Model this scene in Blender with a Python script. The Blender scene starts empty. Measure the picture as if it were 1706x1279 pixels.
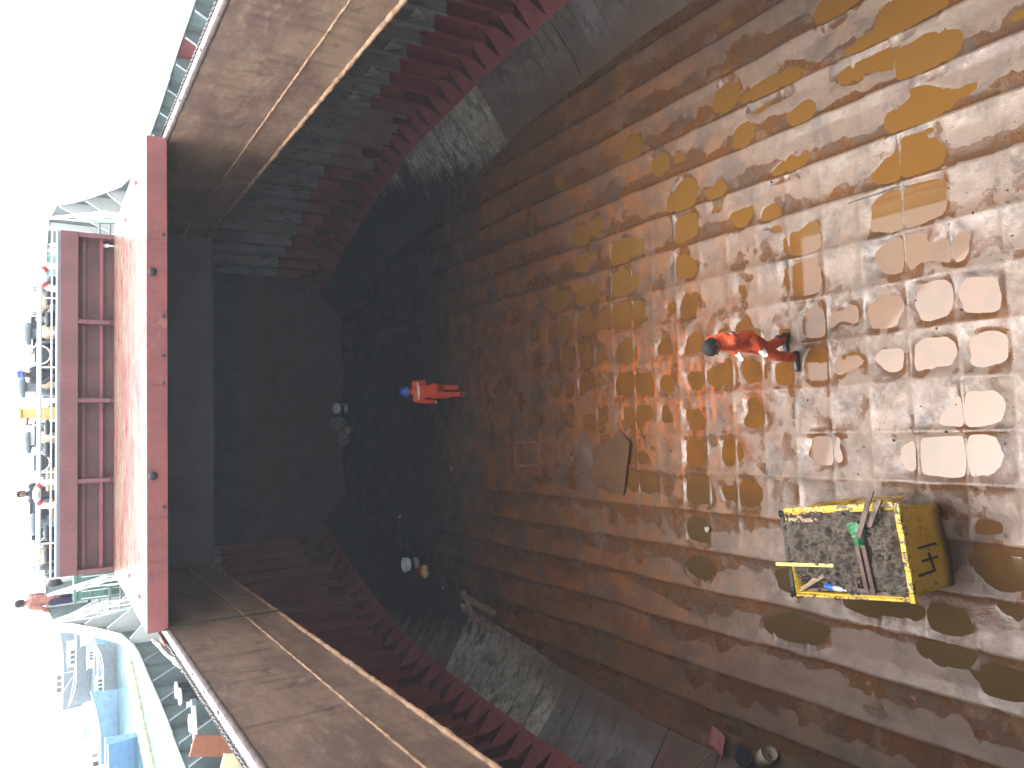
import bpy, math, random
import numpy as np
from mathutils import Vector, Matrix

R = math.radians
random.seed(7)
rng = np.random.default_rng(11)
SC = bpy.context.scene
COL = SC.collection

# ------------------------------------------------------------------ camera, sky, sun, exposure
CAM_H = 9.2
cam_d = bpy.data.cameras.new('camera')
cam = bpy.data.objects.new('camera', cam_d)
COL.objects.link(cam)
f_px, pitch, yaw, roll = 1278.04, .5532, .0659, -.0063
cam_d.sensor_fit = 'HORIZONTAL'
cam_d.sensor_width = 36.0
cam_d.lens = 36.0 * f_px / 1706.0
cam_d.clip_start = 0.05
cam_d.clip_end = 6000
cy, sy, cp, sp = math.cos(yaw), math.sin(yaw), math.cos(pitch), math.sin(pitch)
fwd = Vector((sy * cp, cy * cp, -sp))
right = Vector((cy, -sy, 0))
down = fwd.cross(right)
rr = math.cos(roll) * right + math.sin(roll) * down
dd = -math.sin(roll) * right + math.cos(roll) * down
# the photograph was taken with the phone turned a quarter: image x runs down, image y runs left
ix, iy = dd, rr
cam.matrix_world = Matrix(((ix.x, iy.x, -fwd.x, 0), (ix.y, iy.y, -fwd.y, 0), (ix.z, iy.z, -fwd.z, CAM_H), (0, 0, 0, 1)))
SC.camera = cam

SUN_EL, SUN_AZ = R(73), R(-25)          # hazy sun ahead of the photographer, a little to port
w = bpy.data.worlds.new('World')
SC.world = w
w.use_nodes = True
nt = w.node_tree
bg = nt.nodes['Background']
sky = nt.nodes.new('ShaderNodeTexSky')
sky.sky_type = 'NISHITA'
sky.sun_disc = False
sky.sun_elevation = SUN_EL
sky.sun_rotation = SUN_AZ
sky.air_density = 1.2
sky.dust_density = 2.5
sky.ozone_density = 1.0
hs = nt.nodes.new('ShaderNodeHueSaturation')      # overcast: a whiter sky
hs.inputs['Saturation'].default_value = 0.25
nt.links.new(sky.outputs[0], hs.inputs['Color'])
nt.links.new(hs.outputs[0], bg.inputs['Color'])
bg.inputs['Strength'].default_value = 0.15

sl = bpy.data.lights.new('sun', 'SUN')
sl.energy = .5
sl.angle = R(42)
sl.color = (1.0, .95, .87)
so = bpy.data.objects.new('sun', sl)
COL.objects.link(so)
sdir = Vector((math.sin(SUN_AZ) * math.cos(SUN_EL), math.cos(SUN_AZ) * math.cos(SUN_EL), math.sin(SUN_EL)))
so.rotation_euler = sdir.to_track_quat('Z', 'Y').to_euler()

SC.view_settings.view_transform = 'Standard'
SC.view_settings.look = 'None'
SC.view_settings.gamma = 1
SC.view_settings.use_curve_mapping = False
SC.view_settings.exposure = 2.62
SC.render.engine = 'CYCLES'
SC.cycles.use_denoising = True
SC.cycles.max_bounces = 8
SC.cycles.diffuse_bounces = 5
SC.cycles.glossy_bounces = 4
SC.cycles.volume_bounces = 0
SC.cycles.sample_clamp_indirect = 6.0

# ------------------------------------------------------------------ materials
def nodes(m):
    m.use_nodes = True
    n = m.node_tree
    return n, n.nodes['Principled BSDF']

class NB:
    """small helper to write node graphs"""
    def __init__(s, m):
        s.m = m
        s.t, s.p = nodes(m)
        s._pos = None
    def new(s, k, **kw):
        n = s.t.nodes.new(k)
        for a, b in kw.items():
            setattr(n, a, b)
        return n
    def link(s, a, b):
        s.t.links.new(a, b)
    def put(s, v, sock):
        if hasattr(v, 'links') or isinstance(v, bpy.types.NodeSocket):
            s.link(v, sock)
        elif isinstance(v, (tuple, list)) and len(v) == 3 and sock.type == 'RGBA':
            sock.default_value = (*v, 1)
        else:
            sock.default_value = v
    def pos(s):
        if s._pos is None:
            s._pos = s.new('ShaderNodeNewGeometry').outputs['Position']
        return s._pos
    def xyz(s):
        n = s.new('ShaderNodeSeparateXYZ')
        s.link(s.pos(), n.inputs[0])
        return n.outputs
    def scaled(s, sc, off=(0, 0, 0)):
        n = s.new('ShaderNodeMapping')
        n.inputs['Scale'].default_value = sc
        n.inputs['Location'].default_value = off
        s.link(s.pos(), n.inputs['Vector'])
        return n.outputs[0]
    def noise(s, scale, detail=5, rough=.6, sc=(1, 1, 1), off=(0, 0, 0), dist=0.0):
        n = s.new('ShaderNodeTexNoise')
        n.inputs['Scale'].default_value = scale
        n.inputs['Detail'].default_value = detail
        n.inputs['Roughness'].default_value = rough
        n.inputs['Distortion'].default_value = dist
        s.link(s.scaled(sc, off), n.inputs['Vector'])
        return n.outputs['Fac']
    def ramp(s, v, a, b, lo=0.0, hi=1.0, smooth=True):
        n = s.new('ShaderNodeMapRange')
        n.interpolation_type = 'SMOOTHSTEP' if smooth else 'LINEAR'
        n.inputs['From Min'].default_value = a
        n.inputs['From Max'].default_value = b
        n.inputs['To Min'].default_value = lo
        n.inputs['To Max'].default_value = hi
        s.put(v, n.inputs['Value'])
        return n.outputs['Result']
    def math(s, op, a, b=0.0):
        n = s.new('ShaderNodeMath')
        n.operation = op
        s.put(a, n.inputs[0])
        s.put(b, n.inputs[1])
        return n.outputs[0]
    def mix(s, fac, a, b, mode='MIX'):
        n = s.new('ShaderNodeMix')
        n.data_type = 'RGBA'
        n.blend_type = mode
        s.put(fac, n.inputs['Factor'])
        s.put(a, n.inputs['A'])
        s.put(b, n.inputs['B'])
        return n.outputs['Result']
    def bump(s, h, strength=.3, dist=.02):
        n = s.new('ShaderNodeBump')
        n.inputs['Strength'].default_value = strength
        n.inputs['Distance'].default_value = dist
        s.put(h, n.inputs['Height'])
        s.link(n.outputs[0], s.p.inputs['Normal'])
    def out(s, col=None, rough=None, metal=None, ior=None):
        if col is not None: s.put(col, s.p.inputs['Base Color'])
        if rough is not None: s.put(rough, s.p.inputs['Roughness'])
        if metal is not None: s.put(metal, s.p.inputs['Metallic'])
        if ior is not None: s.p.inputs['IOR'].default_value = ior
        return s.m

def M_simple(name, c, c2=None, scale=6, rough=.6, bump=.15, lo=.4, hi=.65, sc=(1, 1, 1), bscale=None, off=(0, 0, 0)):
    b = NB(bpy.data.materials.new(name))
    if c2 is None:
        c2 = tuple(x * .62 for x in c)
    n = b.noise(scale, 6, .65, sc, off)
    n2 = b.noise(scale * 4.3, 4, .6, sc, (3, 1, off[2]))
    f = b.ramp(b.math('ADD', b.math('MULTIPLY', n, .7), b.math('MULTIPLY', n2, .3)), lo, hi)
    if bump:
        b.bump(b.noise(bscale or scale * 6, 5, .6), bump, .01)
    return b.out(b.mix(f, c, c2), b.ramp(n, .3, .7, max(.05, rough - .12), min(1, rough + .12)))

def mat_floor():
    b = NB(bpy.data.materials.new('wet_rusty_floor_steel'))
    x, y, z = b.xyz()
    n_big = b.noise(.55, 5, .6)
    n_mid = b.noise(2.1, 6, .65, off=(4, 2, 0))
    n_fine = b.noise(11, 6, .7, off=(1, 7, 0))
    n_str = b.noise(3.0, 5, .7, sc=(1.0, .3, 1), off=(9, 0, 0))
    yy = b.math('ADD', y, b.math('MULTIPLY', b.math('SUBTRACT', n_big, .5), 5.0))
    pale = b.mix(b.ramp(n_mid, .35, .65), (.128, .080, .050), (.090, .056, .036))
    grey = b.mix(b.ramp(n_fine, .35, .65), (.086, .068, .052), (.055, .044, .035))
    brown = b.mix(b.ramp(n_mid, .4, .6), (.170, .064, .018), (.105, .042, .015))
    orange = b.mix(b.ramp(n_fine, .35, .65), (.19, .058, .013), (.10, .032, .010))
    # rust brown in the middle; near plates paler, with reflected skylight put into their colour
    col = b.mix(b.ramp(yy, 6.4, 9.4), pale, brown)
    col = b.mix(b.math('MULTIPLY', b.ramp(n_big, .54, .64), .55), col, grey)
    # silt films and painted slope shade outboard of ridges; inward slopes scuffed and painted lit
    at = b.new('ShaderNodeAttribute', attribute_name='silt_shade')
    sv = b.math('ADD', at.outputs['Fac'], b.math('MULTIPLY', b.math('SUBTRACT', n_fine, .5), .7))
    silt_shade = b.ramp(sv, .40, .56)
    scuff_lit = b.math('MULTIPLY', b.math('SUBTRACT', 1.0, silt_shade), b.ramp(yy, 11.5, 6.8))
    col = b.mix(b.math('MULTIPLY', scuff_lit, .60), col, b.mix(b.ramp(n_mid, .3, .7), (.205, .140, .104), (.130, .090, .068)))
    col = b.mix(b.math('MULTIPLY', silt_shade, .9), col, b.mix(b.ramp(n_mid, .35, .65), (.100, .040, .013), (.062, .028, .011)))
    # bright rust in the middle of the hold
    dx = b.math('DIVIDE', b.math('SUBTRACT', x, .55), 2.6)
    dy = b.math('DIVIDE', b.math('SUBTRACT', y, 10.0), 4.2)
    rad = b.math('SQRT', b.math('ADD', b.math('MULTIPLY', dx, dx), b.math('MULTIPLY', dy, dy)))
    om = b.math('ADD', b.ramp(rad, 1.5, .2), b.math('MULTIPLY', b.math('SUBTRACT', n_mid, .5), 3.2))
    col = b.mix(b.math('MULTIPLY', b.ramp(om, .75, 1.25), .9), col, orange)
    om2 = b.math('ADD', b.ramp(rad, 1.2, .1), b.math('MULTIPLY', b.math('SUBTRACT', b.noise(4.0, 6, .7, sc=(.55, 1.7, 1), off=(6, 1, 0)), .5), 3.6))
    col = b.mix(b.ramp(om2, 1.0, 1.2), col, (.27, .070, .011))  # stronger orange patches of wet rust, gloss highlight put into their colour
    # sides: grey brown mud
    ax = b.math('ABSOLUTE', b.math('SUBTRACT', x, .9))
    sm = b.math('ADD', ax, b.math('MULTIPLY', b.math('SUBTRACT', n_big, .5), 4.0))
    col = b.mix(b.math('MULTIPLY', b.ramp(sm, 3.9, 6.4), .6), col, b.mix(n_fine, (.115, .060, .026), (.068, .037, .016)))
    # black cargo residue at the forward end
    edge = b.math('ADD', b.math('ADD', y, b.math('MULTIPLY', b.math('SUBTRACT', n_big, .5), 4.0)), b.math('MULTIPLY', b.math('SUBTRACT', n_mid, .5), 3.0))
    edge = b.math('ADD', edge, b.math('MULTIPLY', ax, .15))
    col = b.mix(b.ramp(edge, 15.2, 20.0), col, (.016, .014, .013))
    # scuffs and grey stains with their own outlines
    st1 = b.noise(1.3, 7, .75, off=(12, 3, 0), dist=.4)
    col = b.mix(b.math('MULTIPLY', b.ramp(st1, .53, .57), .45), col, (.055, .044, .036))
    st2 = b.noise(1.7, 7, .72, off=(2, 13, 0), dist=.3)
    col = b.mix(b.math('MULTIPLY', b.math('MULTIPLY', b.ramp(st2, .56, .60), .5), b.ramp(edge, 16.5, 13.5)), col, (.155, .098, .064))
    # scratches, flecks and crumbs
    fleck = b.noise(26, 3, .6, off=(2, 2, 0))
    col = b.mix(b.math('MULTIPLY', b.ramp(fleck, .66, .72), b.ramp(n_mid, .45, .6)), col, (.03, .026, .022))
    fl2 = b.noise(17, 4, .7, sc=(1, .5, 1), off=(8, 5, 0))
    col = b.mix(b.math('MULTIPLY', b.ramp(fl2, .67, .74), .6), col, (.26, .2, .15))
    rough = b.ramp(n_mid, .32, .68, .30, .58)
    rough = b.math('ADD', rough, b.ramp(n_fine, .4, .7, -.05, .12))
    rough = b.math('ADD', rough, b.math('MULTIPLY', silt_shade, -.14))
    rough = b.math('ADD', rough, b.ramp(edge, 15.2, 20.0, 0, .3))
    b.bump(b.math('ADD', b.math('MULTIPLY', n_fine, .5), b.math('MULTIPLY', b.noise(42, 4, .6), .3)), .5, .014)
    return b.out(col, rough, ior=1.45)

def mat_water():
    b = NB(bpy.data.materials.new('murky_rust_water'))
    x, y, z = b.xyz()
    n = b.noise(.8, 4, .6)
    xx = b.math('ADD', x, b.math('MULTIPLY', b.math('SUBTRACT', n, .5), 2.5))
    mid = b.mix(b.ramp(b.noise(2.5, 4, .6), .35, .65), (.125, .050, .009), (.095, .040, .010))
    ochre = (.135, .064, .014)
    olive = (.060, .036, .014)
    c = b.mix(b.ramp(xx, 1.4, 3.2), mid, ochre)
    c = b.mix(b.ramp(xx, -.6, -2.0), c, olive)
    return b.out(c, .035, ior=1.45)

def mat_coaming():
    b = NB(bpy.data.materials.new('rusty_tan_coaming_paint'))
    x, y, z = b.xyz()
    n1 = b.noise(1.1, 7, .68, sc=(1, .45, 1.1))
    n2 = b.noise(5, 6, .7, sc=(1, .4, 1.6), off=(3, 0, 0))
    n3 = b.noise(22, 4, .6)
    c = b.mix(b.ramp(n1, .36, .62), (.180, .116, .076), (.095, .056, .039))
    c = b.mix(b.math('MULTIPLY', b.ramp(n2, .52, .68), .5), c, (.25, .18, .115))
    c = b.mix(b.math('MULTIPLY', b.ramp(b.noise(3.0, 6, .7, sc=(1, 2.2, .22), off=(1, 5, 0)), .52, .64), .42), c, (.062, .033, .024))
    c = b.mix(b.math('MULTIPLY', b.ramp(b.noise(2.2, 6, .7, off=(0, 9, 4)), .55, .66), .6), c, (.06, .034, .028))
    c = b.mix(b.math('MULTIPLY', b.ramp(n3, .6, .72), .5), c, (.05, .035, .03))
    b.bump(b.math('ADD', n2, b.math('MULTIPLY', n3, .4)), .3, .012)
    return b.out(c, b.ramp(n1, .3, .7, .38, .6))

def mat_side():
    """hold side: grey primer above, oxide red below, with a stepped hand-painted boundary"""
    b = NB(bpy.data.materials.new('grey_over_oxide_red_paint'))
    x, y, z = b.xyz()
    cell = b.math('FLOOR', b.math('DIVIDE', y, .58))
    wn = b.new('ShaderNodeTexWhiteNoise', noise_dimensions='1D')
    b.link(cell, wn.inputs['W'])
    thr = b.math('ADD', b.ramp(x, -2, 3, 4.3, 2.45), b.math('MULTIPLY', b.math('SUBTRACT', wn.outputs['Value'], .5), .16))
    thr = b.math('ADD', thr, b.math('MULTIPLY', b.math('SUBTRACT', b.noise(7, 4, .6), .5), .16))
    m = b.ramp(b.math('SUBTRACT', z, thr), -.015, .015)
    n1 = b.noise(2.2, 6, .65, sc=(1, 1, .5))
    n2 = b.noise(9, 5, .65, sc=(1, 1, .3))
    red = b.mix(b.ramp(n1, .35, .65), (.235, .062, .058), (.155, .046, .047))
    grey = b.mix(b.ramp(n1, .35, .65), (.150, .150, .146), (.23, .222, .205))
    grey = b.mix(b.math('MULTIPLY', b.ramp(n2, .56, .68), .75), grey, (.055, .052, .052))
    red = b.mix(b.math('MULTIPLY', b.ramp(n2, .58, .7), .5), red, (.05, .018, .018))
    # patches where the grey shows through further forward
    gy = b.math('MULTIPLY', b.ramp(b.math('ADD', y, b.math('MULTIPLY', n1, 3)), 18.4, 19.6), b.ramp(b.math('ADD', y, b.math('MULTIPLY', n1, 3)), 22.5, 21.2))
    m = b.math('MAXIMUM', m, b.math('MULTIPLY', b.math('MULTIPLY', gy, b.ramp(x, 0, 2)), .55))
    c = b.mix(m, red, grey)
    b.bump(n2, .15, .01)
    return b.out(c, .5)

def mat_red_plate(name='oxide_red_paint', c=(.25, .072, .068), c2=(.19, .056, .055), rough=.45, streak=.5):
    b = NB(bpy.data.materials.new(name))
    n1 = b.noise(1.6, 6, .65)
    n2 = b.noise(8, 5, .7, sc=(.5, .5, 2))
    col = b.mix(b.ramp(n1, .35, .65), c, c2)
    col = b.mix(b.math('MULTIPLY', b.ramp(n2, .57, .72), streak), col, tuple(v * 1.35 for v in c))
    col = b.mix(b.math('MULTIPLY', b.ramp(b.noise(30, 3, .6), .64, .72), .5), col, (.045, .02, .018))
    n3 = b.noise(5, 6, .75, sc=(1.6, 1.6, .25), off=(2, 8, 1))
    col = b.mix(b.math('MULTIPLY', b.ramp(n3, .56, .66), .55), col, tuple(v * .55 for v in c2))
    col = b.mix(b.math('MULTIPLY', b.ramp(b.noise(3.5, 6, .75, off=(9, 2, 4)), .60, .66), .5), col, (c[0] * 1.25, c[1] * 1.9, c[2] * 1.8))
    b.bump(b.math('ADD', n2, n1), .2, .012)
    return b.out(col, b.ramp(n1, .3, .7, rough - .08, rough + .1))

def mat_hopper(name, a, c2, dirt=.7):
    """sloping bilge plates: worn paint with black residue creeping up from the forward floor"""
    b = NB(bpy.data.materials.new(name))
    x, y, z = b.xyz()
    n1 = b.noise(1.5, 6, .65)
    n2 = b.noise(7, 6, .7, sc=(1, 1, .6), off=(3, 3, 0))
    n4 = b.noise(3.2, 5, .7, sc=(1, 2.2, .4), off=(5, 1, 2))
    c = b.mix(b.ramp(n2, .35, .65), a, c2)
    c = b.mix(b.math('MULTIPLY', b.ramp(n1, .46, .6), dirt), c, (.070, .052, .040))
    c = b.mix(b.math('MULTIPLY', b.ramp(b.noise(2.6, 6, .7, sc=(1, 1.6, .5), off=(7, 7, 1)), .54, .6), .6), c, (.045, .036, .03))
    e = b.math('ADD', y, b.math('MULTIPLY', b.math('SUBTRACT', n4, .5), 9.0))
    e = b.math('SUBTRACT', e, b.math('MULTIPLY', z, 5.5))
    c = b.mix(b.ramp(e, 14.2, 17.2), c, (.017, .016, .015))
    low = b.ramp(b.math('ADD', z, b.math('MULTIPLY', b.math('SUBTRACT', n1, .5), .7)), .38, .08)
    c = b.mix(b.math('MULTIPLY', b.math('MULTIPLY', low, b.ramp(y, 17, 13)), .85), c, b.mix(n2, (.105, .058, .030), (.06, .036, .02)))
    b.bump(b.math('ADD', n2, b.noise(24, 4, .7)), .5, .014)
    return b.out(c, .62)

def mat_hatch_top():
    b = NB(bpy.data.materials.new('peeling_red_hatch_paint'))
    n1 = b.noise(2.2, 7, .72, sc=(.28, 1.6, 1))
    n2 = b.noise(9, 6, .7, sc=(.3, 1.5, 1), off=(4, 0, 0))
    n3 = b.noise(.7, 4, .6, off=(0, 3, 0))
    c = b.mix(b.ramp(n1, .44, .54), (.19, .042, .034), (.19, .145, .105))
    c = b.mix(b.math('MULTIPLY', b.ramp(n2, .52, .62), .8), c, (.22, .185, .135))
    c = b.mix(b.math('MULTIPLY', b.ramp(n3, .5, .65), .5), c, (.17, .055, .042))
    b.bump(n2, .12, .006)
    return b.out(c, b.ramp(n2, .3, .7, .20, .38), ior=1.4)

def mat_mud():
    b = NB(bpy.data.materials.new('dry_grey_mud'))
    n1 = b.noise(5, 8, .72)
    n2 = b.noise(34, 6, .7)
    v = b.new('ShaderNodeTexVoronoi')
    v.inputs['Scale'].default_value = 26
    b.link(b.pos(), v.inputs['Vector'])
    c = b.mix(b.ramp(n1, .35, .65), (.105, .081, .060), (.062, .048, .036))
    c = b.mix(b.math('MULTIPLY', b.ramp(n2, .55, .72), .5), c, (.13, .098, .07))
    b.bump(b.math('ADD', n2, b.math('MULTIPLY', v.outputs['Distance'], .6)), .6, .012)
    return b.out(c, .85)

def mat_skip():
    b = NB(bpy.data.materials.new('scratched_yellow_skip_paint'))
    x, y, z = b.xyz()
    n1 = b.noise(3, 6, .65)
    n2 = b.noise(20, 5, .7, sc=(1, 1, .6))
    low = b.ramp(b.math('ADD', z, b.math('MULTIPLY', b.math('SUBTRACT', n1, .5), .5)), .3, .02)
    c = b.mix(b.ramp(n1, .35, .65), (.62, .40, .022), (.50, .31, .016))
    c = b.mix(b.math('MULTIPLY', b.ramp(n2, .58, .66), .8), c, (.035, .028, .018))
    c = b.mix(b.math('MULTIPLY', low, .7), c, (.05, .036, .016))
    b.bump(n2, .15, .008)
    return b.out(c, .42)

def mat_skip_rim():
    b = NB(bpy.data.materials.new('muddy_yellow_rim_paint'))
    n1 = b.noise(7, 6, .7)
    n2 = b.noise(28, 5, .7)
    c = b.mix(b.ramp(n1, .35, .65), (.58, .37, .03), (.40, .24, .02))
    f = b.ramp(b.math('ADD', b.math('MULTIPLY', n1, .6), b.math('MULTIPLY', n2, .4)), .50, .545)
    c = b.mix(f, c, (.06, .046, .034))
    b.bump(n2, .3, .01)
    return b.out(c, .5)

def mat_sea():
    b = NB(bpy.data.materials.new('harbour_water'))
    n = b.noise(.5, 5, .6, sc=(1, 1, 1))
    b.bump(b.math('ADD', n, b.noise(1.7, 4, .6)), .5, .25)
    return b.out(b.mix(b.ramp(n, .4, .6), (.035, .095, .10), (.05, .13, .13)), .12, ior=1.33)

MAT = dict(
    floor=mat_floor(), water=mat_water(), coaming=mat_coaming(), side=mat_side(), mud=mat_mud(),
    red=mat_red_plate(), red_front=mat_red_plate('hazed_red_cover_paint', (.245, .076, .070), (.19, .058, .054), .38, .6),  # cover red paled, lens veil put into the colour
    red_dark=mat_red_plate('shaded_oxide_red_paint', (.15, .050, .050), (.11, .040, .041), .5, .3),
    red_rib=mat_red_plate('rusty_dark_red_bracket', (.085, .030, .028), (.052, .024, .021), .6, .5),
    red_mid=mat_red_plate('hazed_red_panel_paint', (.17, .068, .068), (.14, .056, .057), .45, .3),  # panel red paled, the hazy veil put into the colour
    red_deep=mat_red_plate('shaded_red_panel_paint', (.11, .040, .041), (.085, .032, .034), .5, .3),  # recess behind the ribs, its shade put into the colour
    hatch_top=mat_hatch_top(), skip=mat_skip(), skip_rim=mat_skip_rim(), sea=mat_sea(),
    hop_brown=mat_hopper('worn_brown_bilge_plate', (.150, .112, .086), (.105, .079, .061)),
    hop_pale=mat_hopper('pale_primer_bilge_plate', (.38, .35, .28), (.22, .19, .15), .4),
    hop_grey=mat_hopper('grey_mauve_bilge_plate', (.140, .118, .108), (.165, .140, .125), .5),
    hop_red=mat_hopper('red_primed_bilge_plate', (.16, .052, .044), (.12, .05, .042), .3),
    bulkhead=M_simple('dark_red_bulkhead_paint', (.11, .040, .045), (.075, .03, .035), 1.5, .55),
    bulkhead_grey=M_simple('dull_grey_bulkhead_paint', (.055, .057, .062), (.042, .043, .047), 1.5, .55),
    bead=M_simple('flaking_orange_rust_bead', (.30, .175, .09), (.12, .058, .03), 9, .7, .5, sc=(1, .5, 1)),
    rim_white=M_simple('worn_white_rim_paint', (.62, .58, .55), (.30, .22, .19), 5, .3, .1, .55, .75, sc=(1, .25, 1)),
    rim_rust=M_simple('dark_rusty_rim_steel', (.062, .038, .030), (.030, .019, .016), 8, .8, .5),
    chain=M_simple('greasy_chain_steel', (.10, .085, .08), (.045, .038, .036), 20, .32, .1),
    deck=M_simple('grey_green_deck_paint', (.17, .21, .20), (.11, .135, .13), 1.4, .45),
    bulwark=M_simple('weathered_grey_bulwark_paint', (.19, .235, .23), (.12, .15, .15), 1.2, .45, sc=(1, 1, .5)),
    white=M_simple('white_ship_paint', (.72, .72, .69), (.42, .40, .35), 3, .4, .08, .55, .8),
    green=M_simple('sea_green_paint', (.13, .26, .21), (.09, .18, .15), 3, .45),
    yellow=M_simple('pale_yellow_paint', (.62, .48, .17), (.5, .38, .14), 3, .45),
    dark=M_simple('dark_machinery_paint', (.045, .05, .058), (.025, .028, .032), 4, .45),
    dark_red=M_simple('dark_red_machinery_paint', (.18, .05, .045), (.1, .03, .03), 4, .5),
    red_bright=M_simple('bright_red_paint', (.5, .035, .035), (.38, .03, .03), 4, .4),
    jacket=M_simple('faded_orange_jacket_cloth', (.42, .17, .13), (.32, .12, .09), 5, .7),
    rope=M_simple('tan_hemp_rope', (.42, .33, .22), (.28, .21, .14), 14, .85, .4),
    rope_dark=M_simple('dark_wire_rope', (.03, .026, .024), (.015, .014, .013), 14, .6),
    wood=M_simple('weathered_timber', (.15, .10, .065), (.075, .05, .034), 6, .75, .4, sc=(3, .4, 3)),
    wood_pale=M_simple('pale_split_timber', (.34, .24, .15), (.19, .12, .07), 7, .7, .4, sc=(3, .5, 3)),
    wood_grey=M_simple('dull_grey_timber', (.24, .165, .115), (.14, .095, .065), 6, .75, .4),
    wood_red=M_simple('red_brown_plank', (.33, .12, .065), (.24, .085, .045), 5, .6, .2, sc=(3, .5, 3)),
    iron=M_simple('rusty_scrap_iron', (.10, .055, .038), (.05, .03, .023), 9, .6, .4),
    stick=M_simple('yellow_painted_stick', (.68, .50, .13), (.55, .36, .08), 14, .5, .1, .5, .75),
    black=M_simple('black_tar_paint', (.016, .014, .012), (.028, .024, .018), 15, .55),
    green_bag=M_simple('green_plastic_bag', (.03, .17, .06), (.012, .085, .03), 16, .3, .5),
    plastic_white=M_simple('white_plastic', (.72, .72, .70), (.5, .5, .48), 8, .35, .1, .5, .8),
    plastic_clear=M_simple('cloudy_clear_plastic', (.42, .45, .46), (.3, .32, .33), 12, .15, .1),
    plastic_blue=M_simple('blue_plastic', (.03, .12, .42), (.02, .09, .32), 8, .3),
    plastic_dark=M_simple('dark_rubber', (.022, .022, .024), (.012, .012, .013), 9, .7),
    sheet=M_simple('muddy_steel_sheet', (.115, .052, .020), (.060, .030, .013), 2, .4, .2),
    weld=M_simple('rust_orange_weld', (.24, .105, .06), (.15, .06, .035), 12, .6, .4),
    seam=M_simple('dark_plate_seam', (.03, .022, .018), (.02, .015, .012), 12, .7),
    sack=M_simple('dirty_grey_sack', (.20, .205, .185), (.11, .11, .10), 9, .8, .5),
    sack_pale=M_simple('cream_sackcloth', (.40, .33, .22), (.24, .19, .12), 9, .8, .5),
    coverall=M_simple('orange_red_coverall', (.50, .066, .012), (.19, .022, .008), 6, .75, .35, .42, .72),
    coverall_b=M_simple('bright_orange_coverall', (.80, .095, .035), (.58, .06, .022), 9, .75, .35, .42, .72),
    skin=M_simple('brown_skin', (.22, .11, .07), (.17, .085, .055), 20, .5),
    hair=M_simple('short_black_hair', (.012, .011, .011), (.02, .018, .017), 60, .75, .6),
    helmet=M_simple('blue_helmet_plastic', (.03, .095, .50), (.025, .08, .42), 8, .25, 0),
    boot=M_simple('black_rubber_boot', (.016, .017, .018), (.03, .03, .03), 14, .4),
    sole=M_simple('grey_boot_toe', (.10, .115, .12), (.06, .07, .072), 14, .45),
    glove=M_simple('white_cotton_glove', (.72, .70, .66), (.55, .53, .49), 25, .85),
    tape=M_simple('white_reflective_tape', (.86, .84, .80), (.72, .68, .62), 20, .4),
    blue_hull=M_simple('blue_boat_paint', (.10, .28, .50), (.08, .22, .42), 1.2, .45),
    blue_pale=M_simple('pale_blue_boat_paint', (.22, .40, .55), (.16, .3, .44), 1.2, .45),
    slate=M_simple('slate_boat_paint', (.19, .22, .25), (.14, .16, .18), 1.2, .5),
    glass=M_simple('dark_window_glass', (.03, .04, .05), (.02, .03, .035), 3, .08, 0),
    boom=M_simple('yellowed_float_foam', (.66, .57, .36), (.5, .42, .25), 2, .7),
    navy=M_simple('navy_cloth', (.03, .035, .075), (.02, .024, .05), 12, .8),
    clothes_dark=M_simple('dark_work_clothes', (.05, .055, .065), (.03, .033, .04), 12, .8),
)

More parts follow.
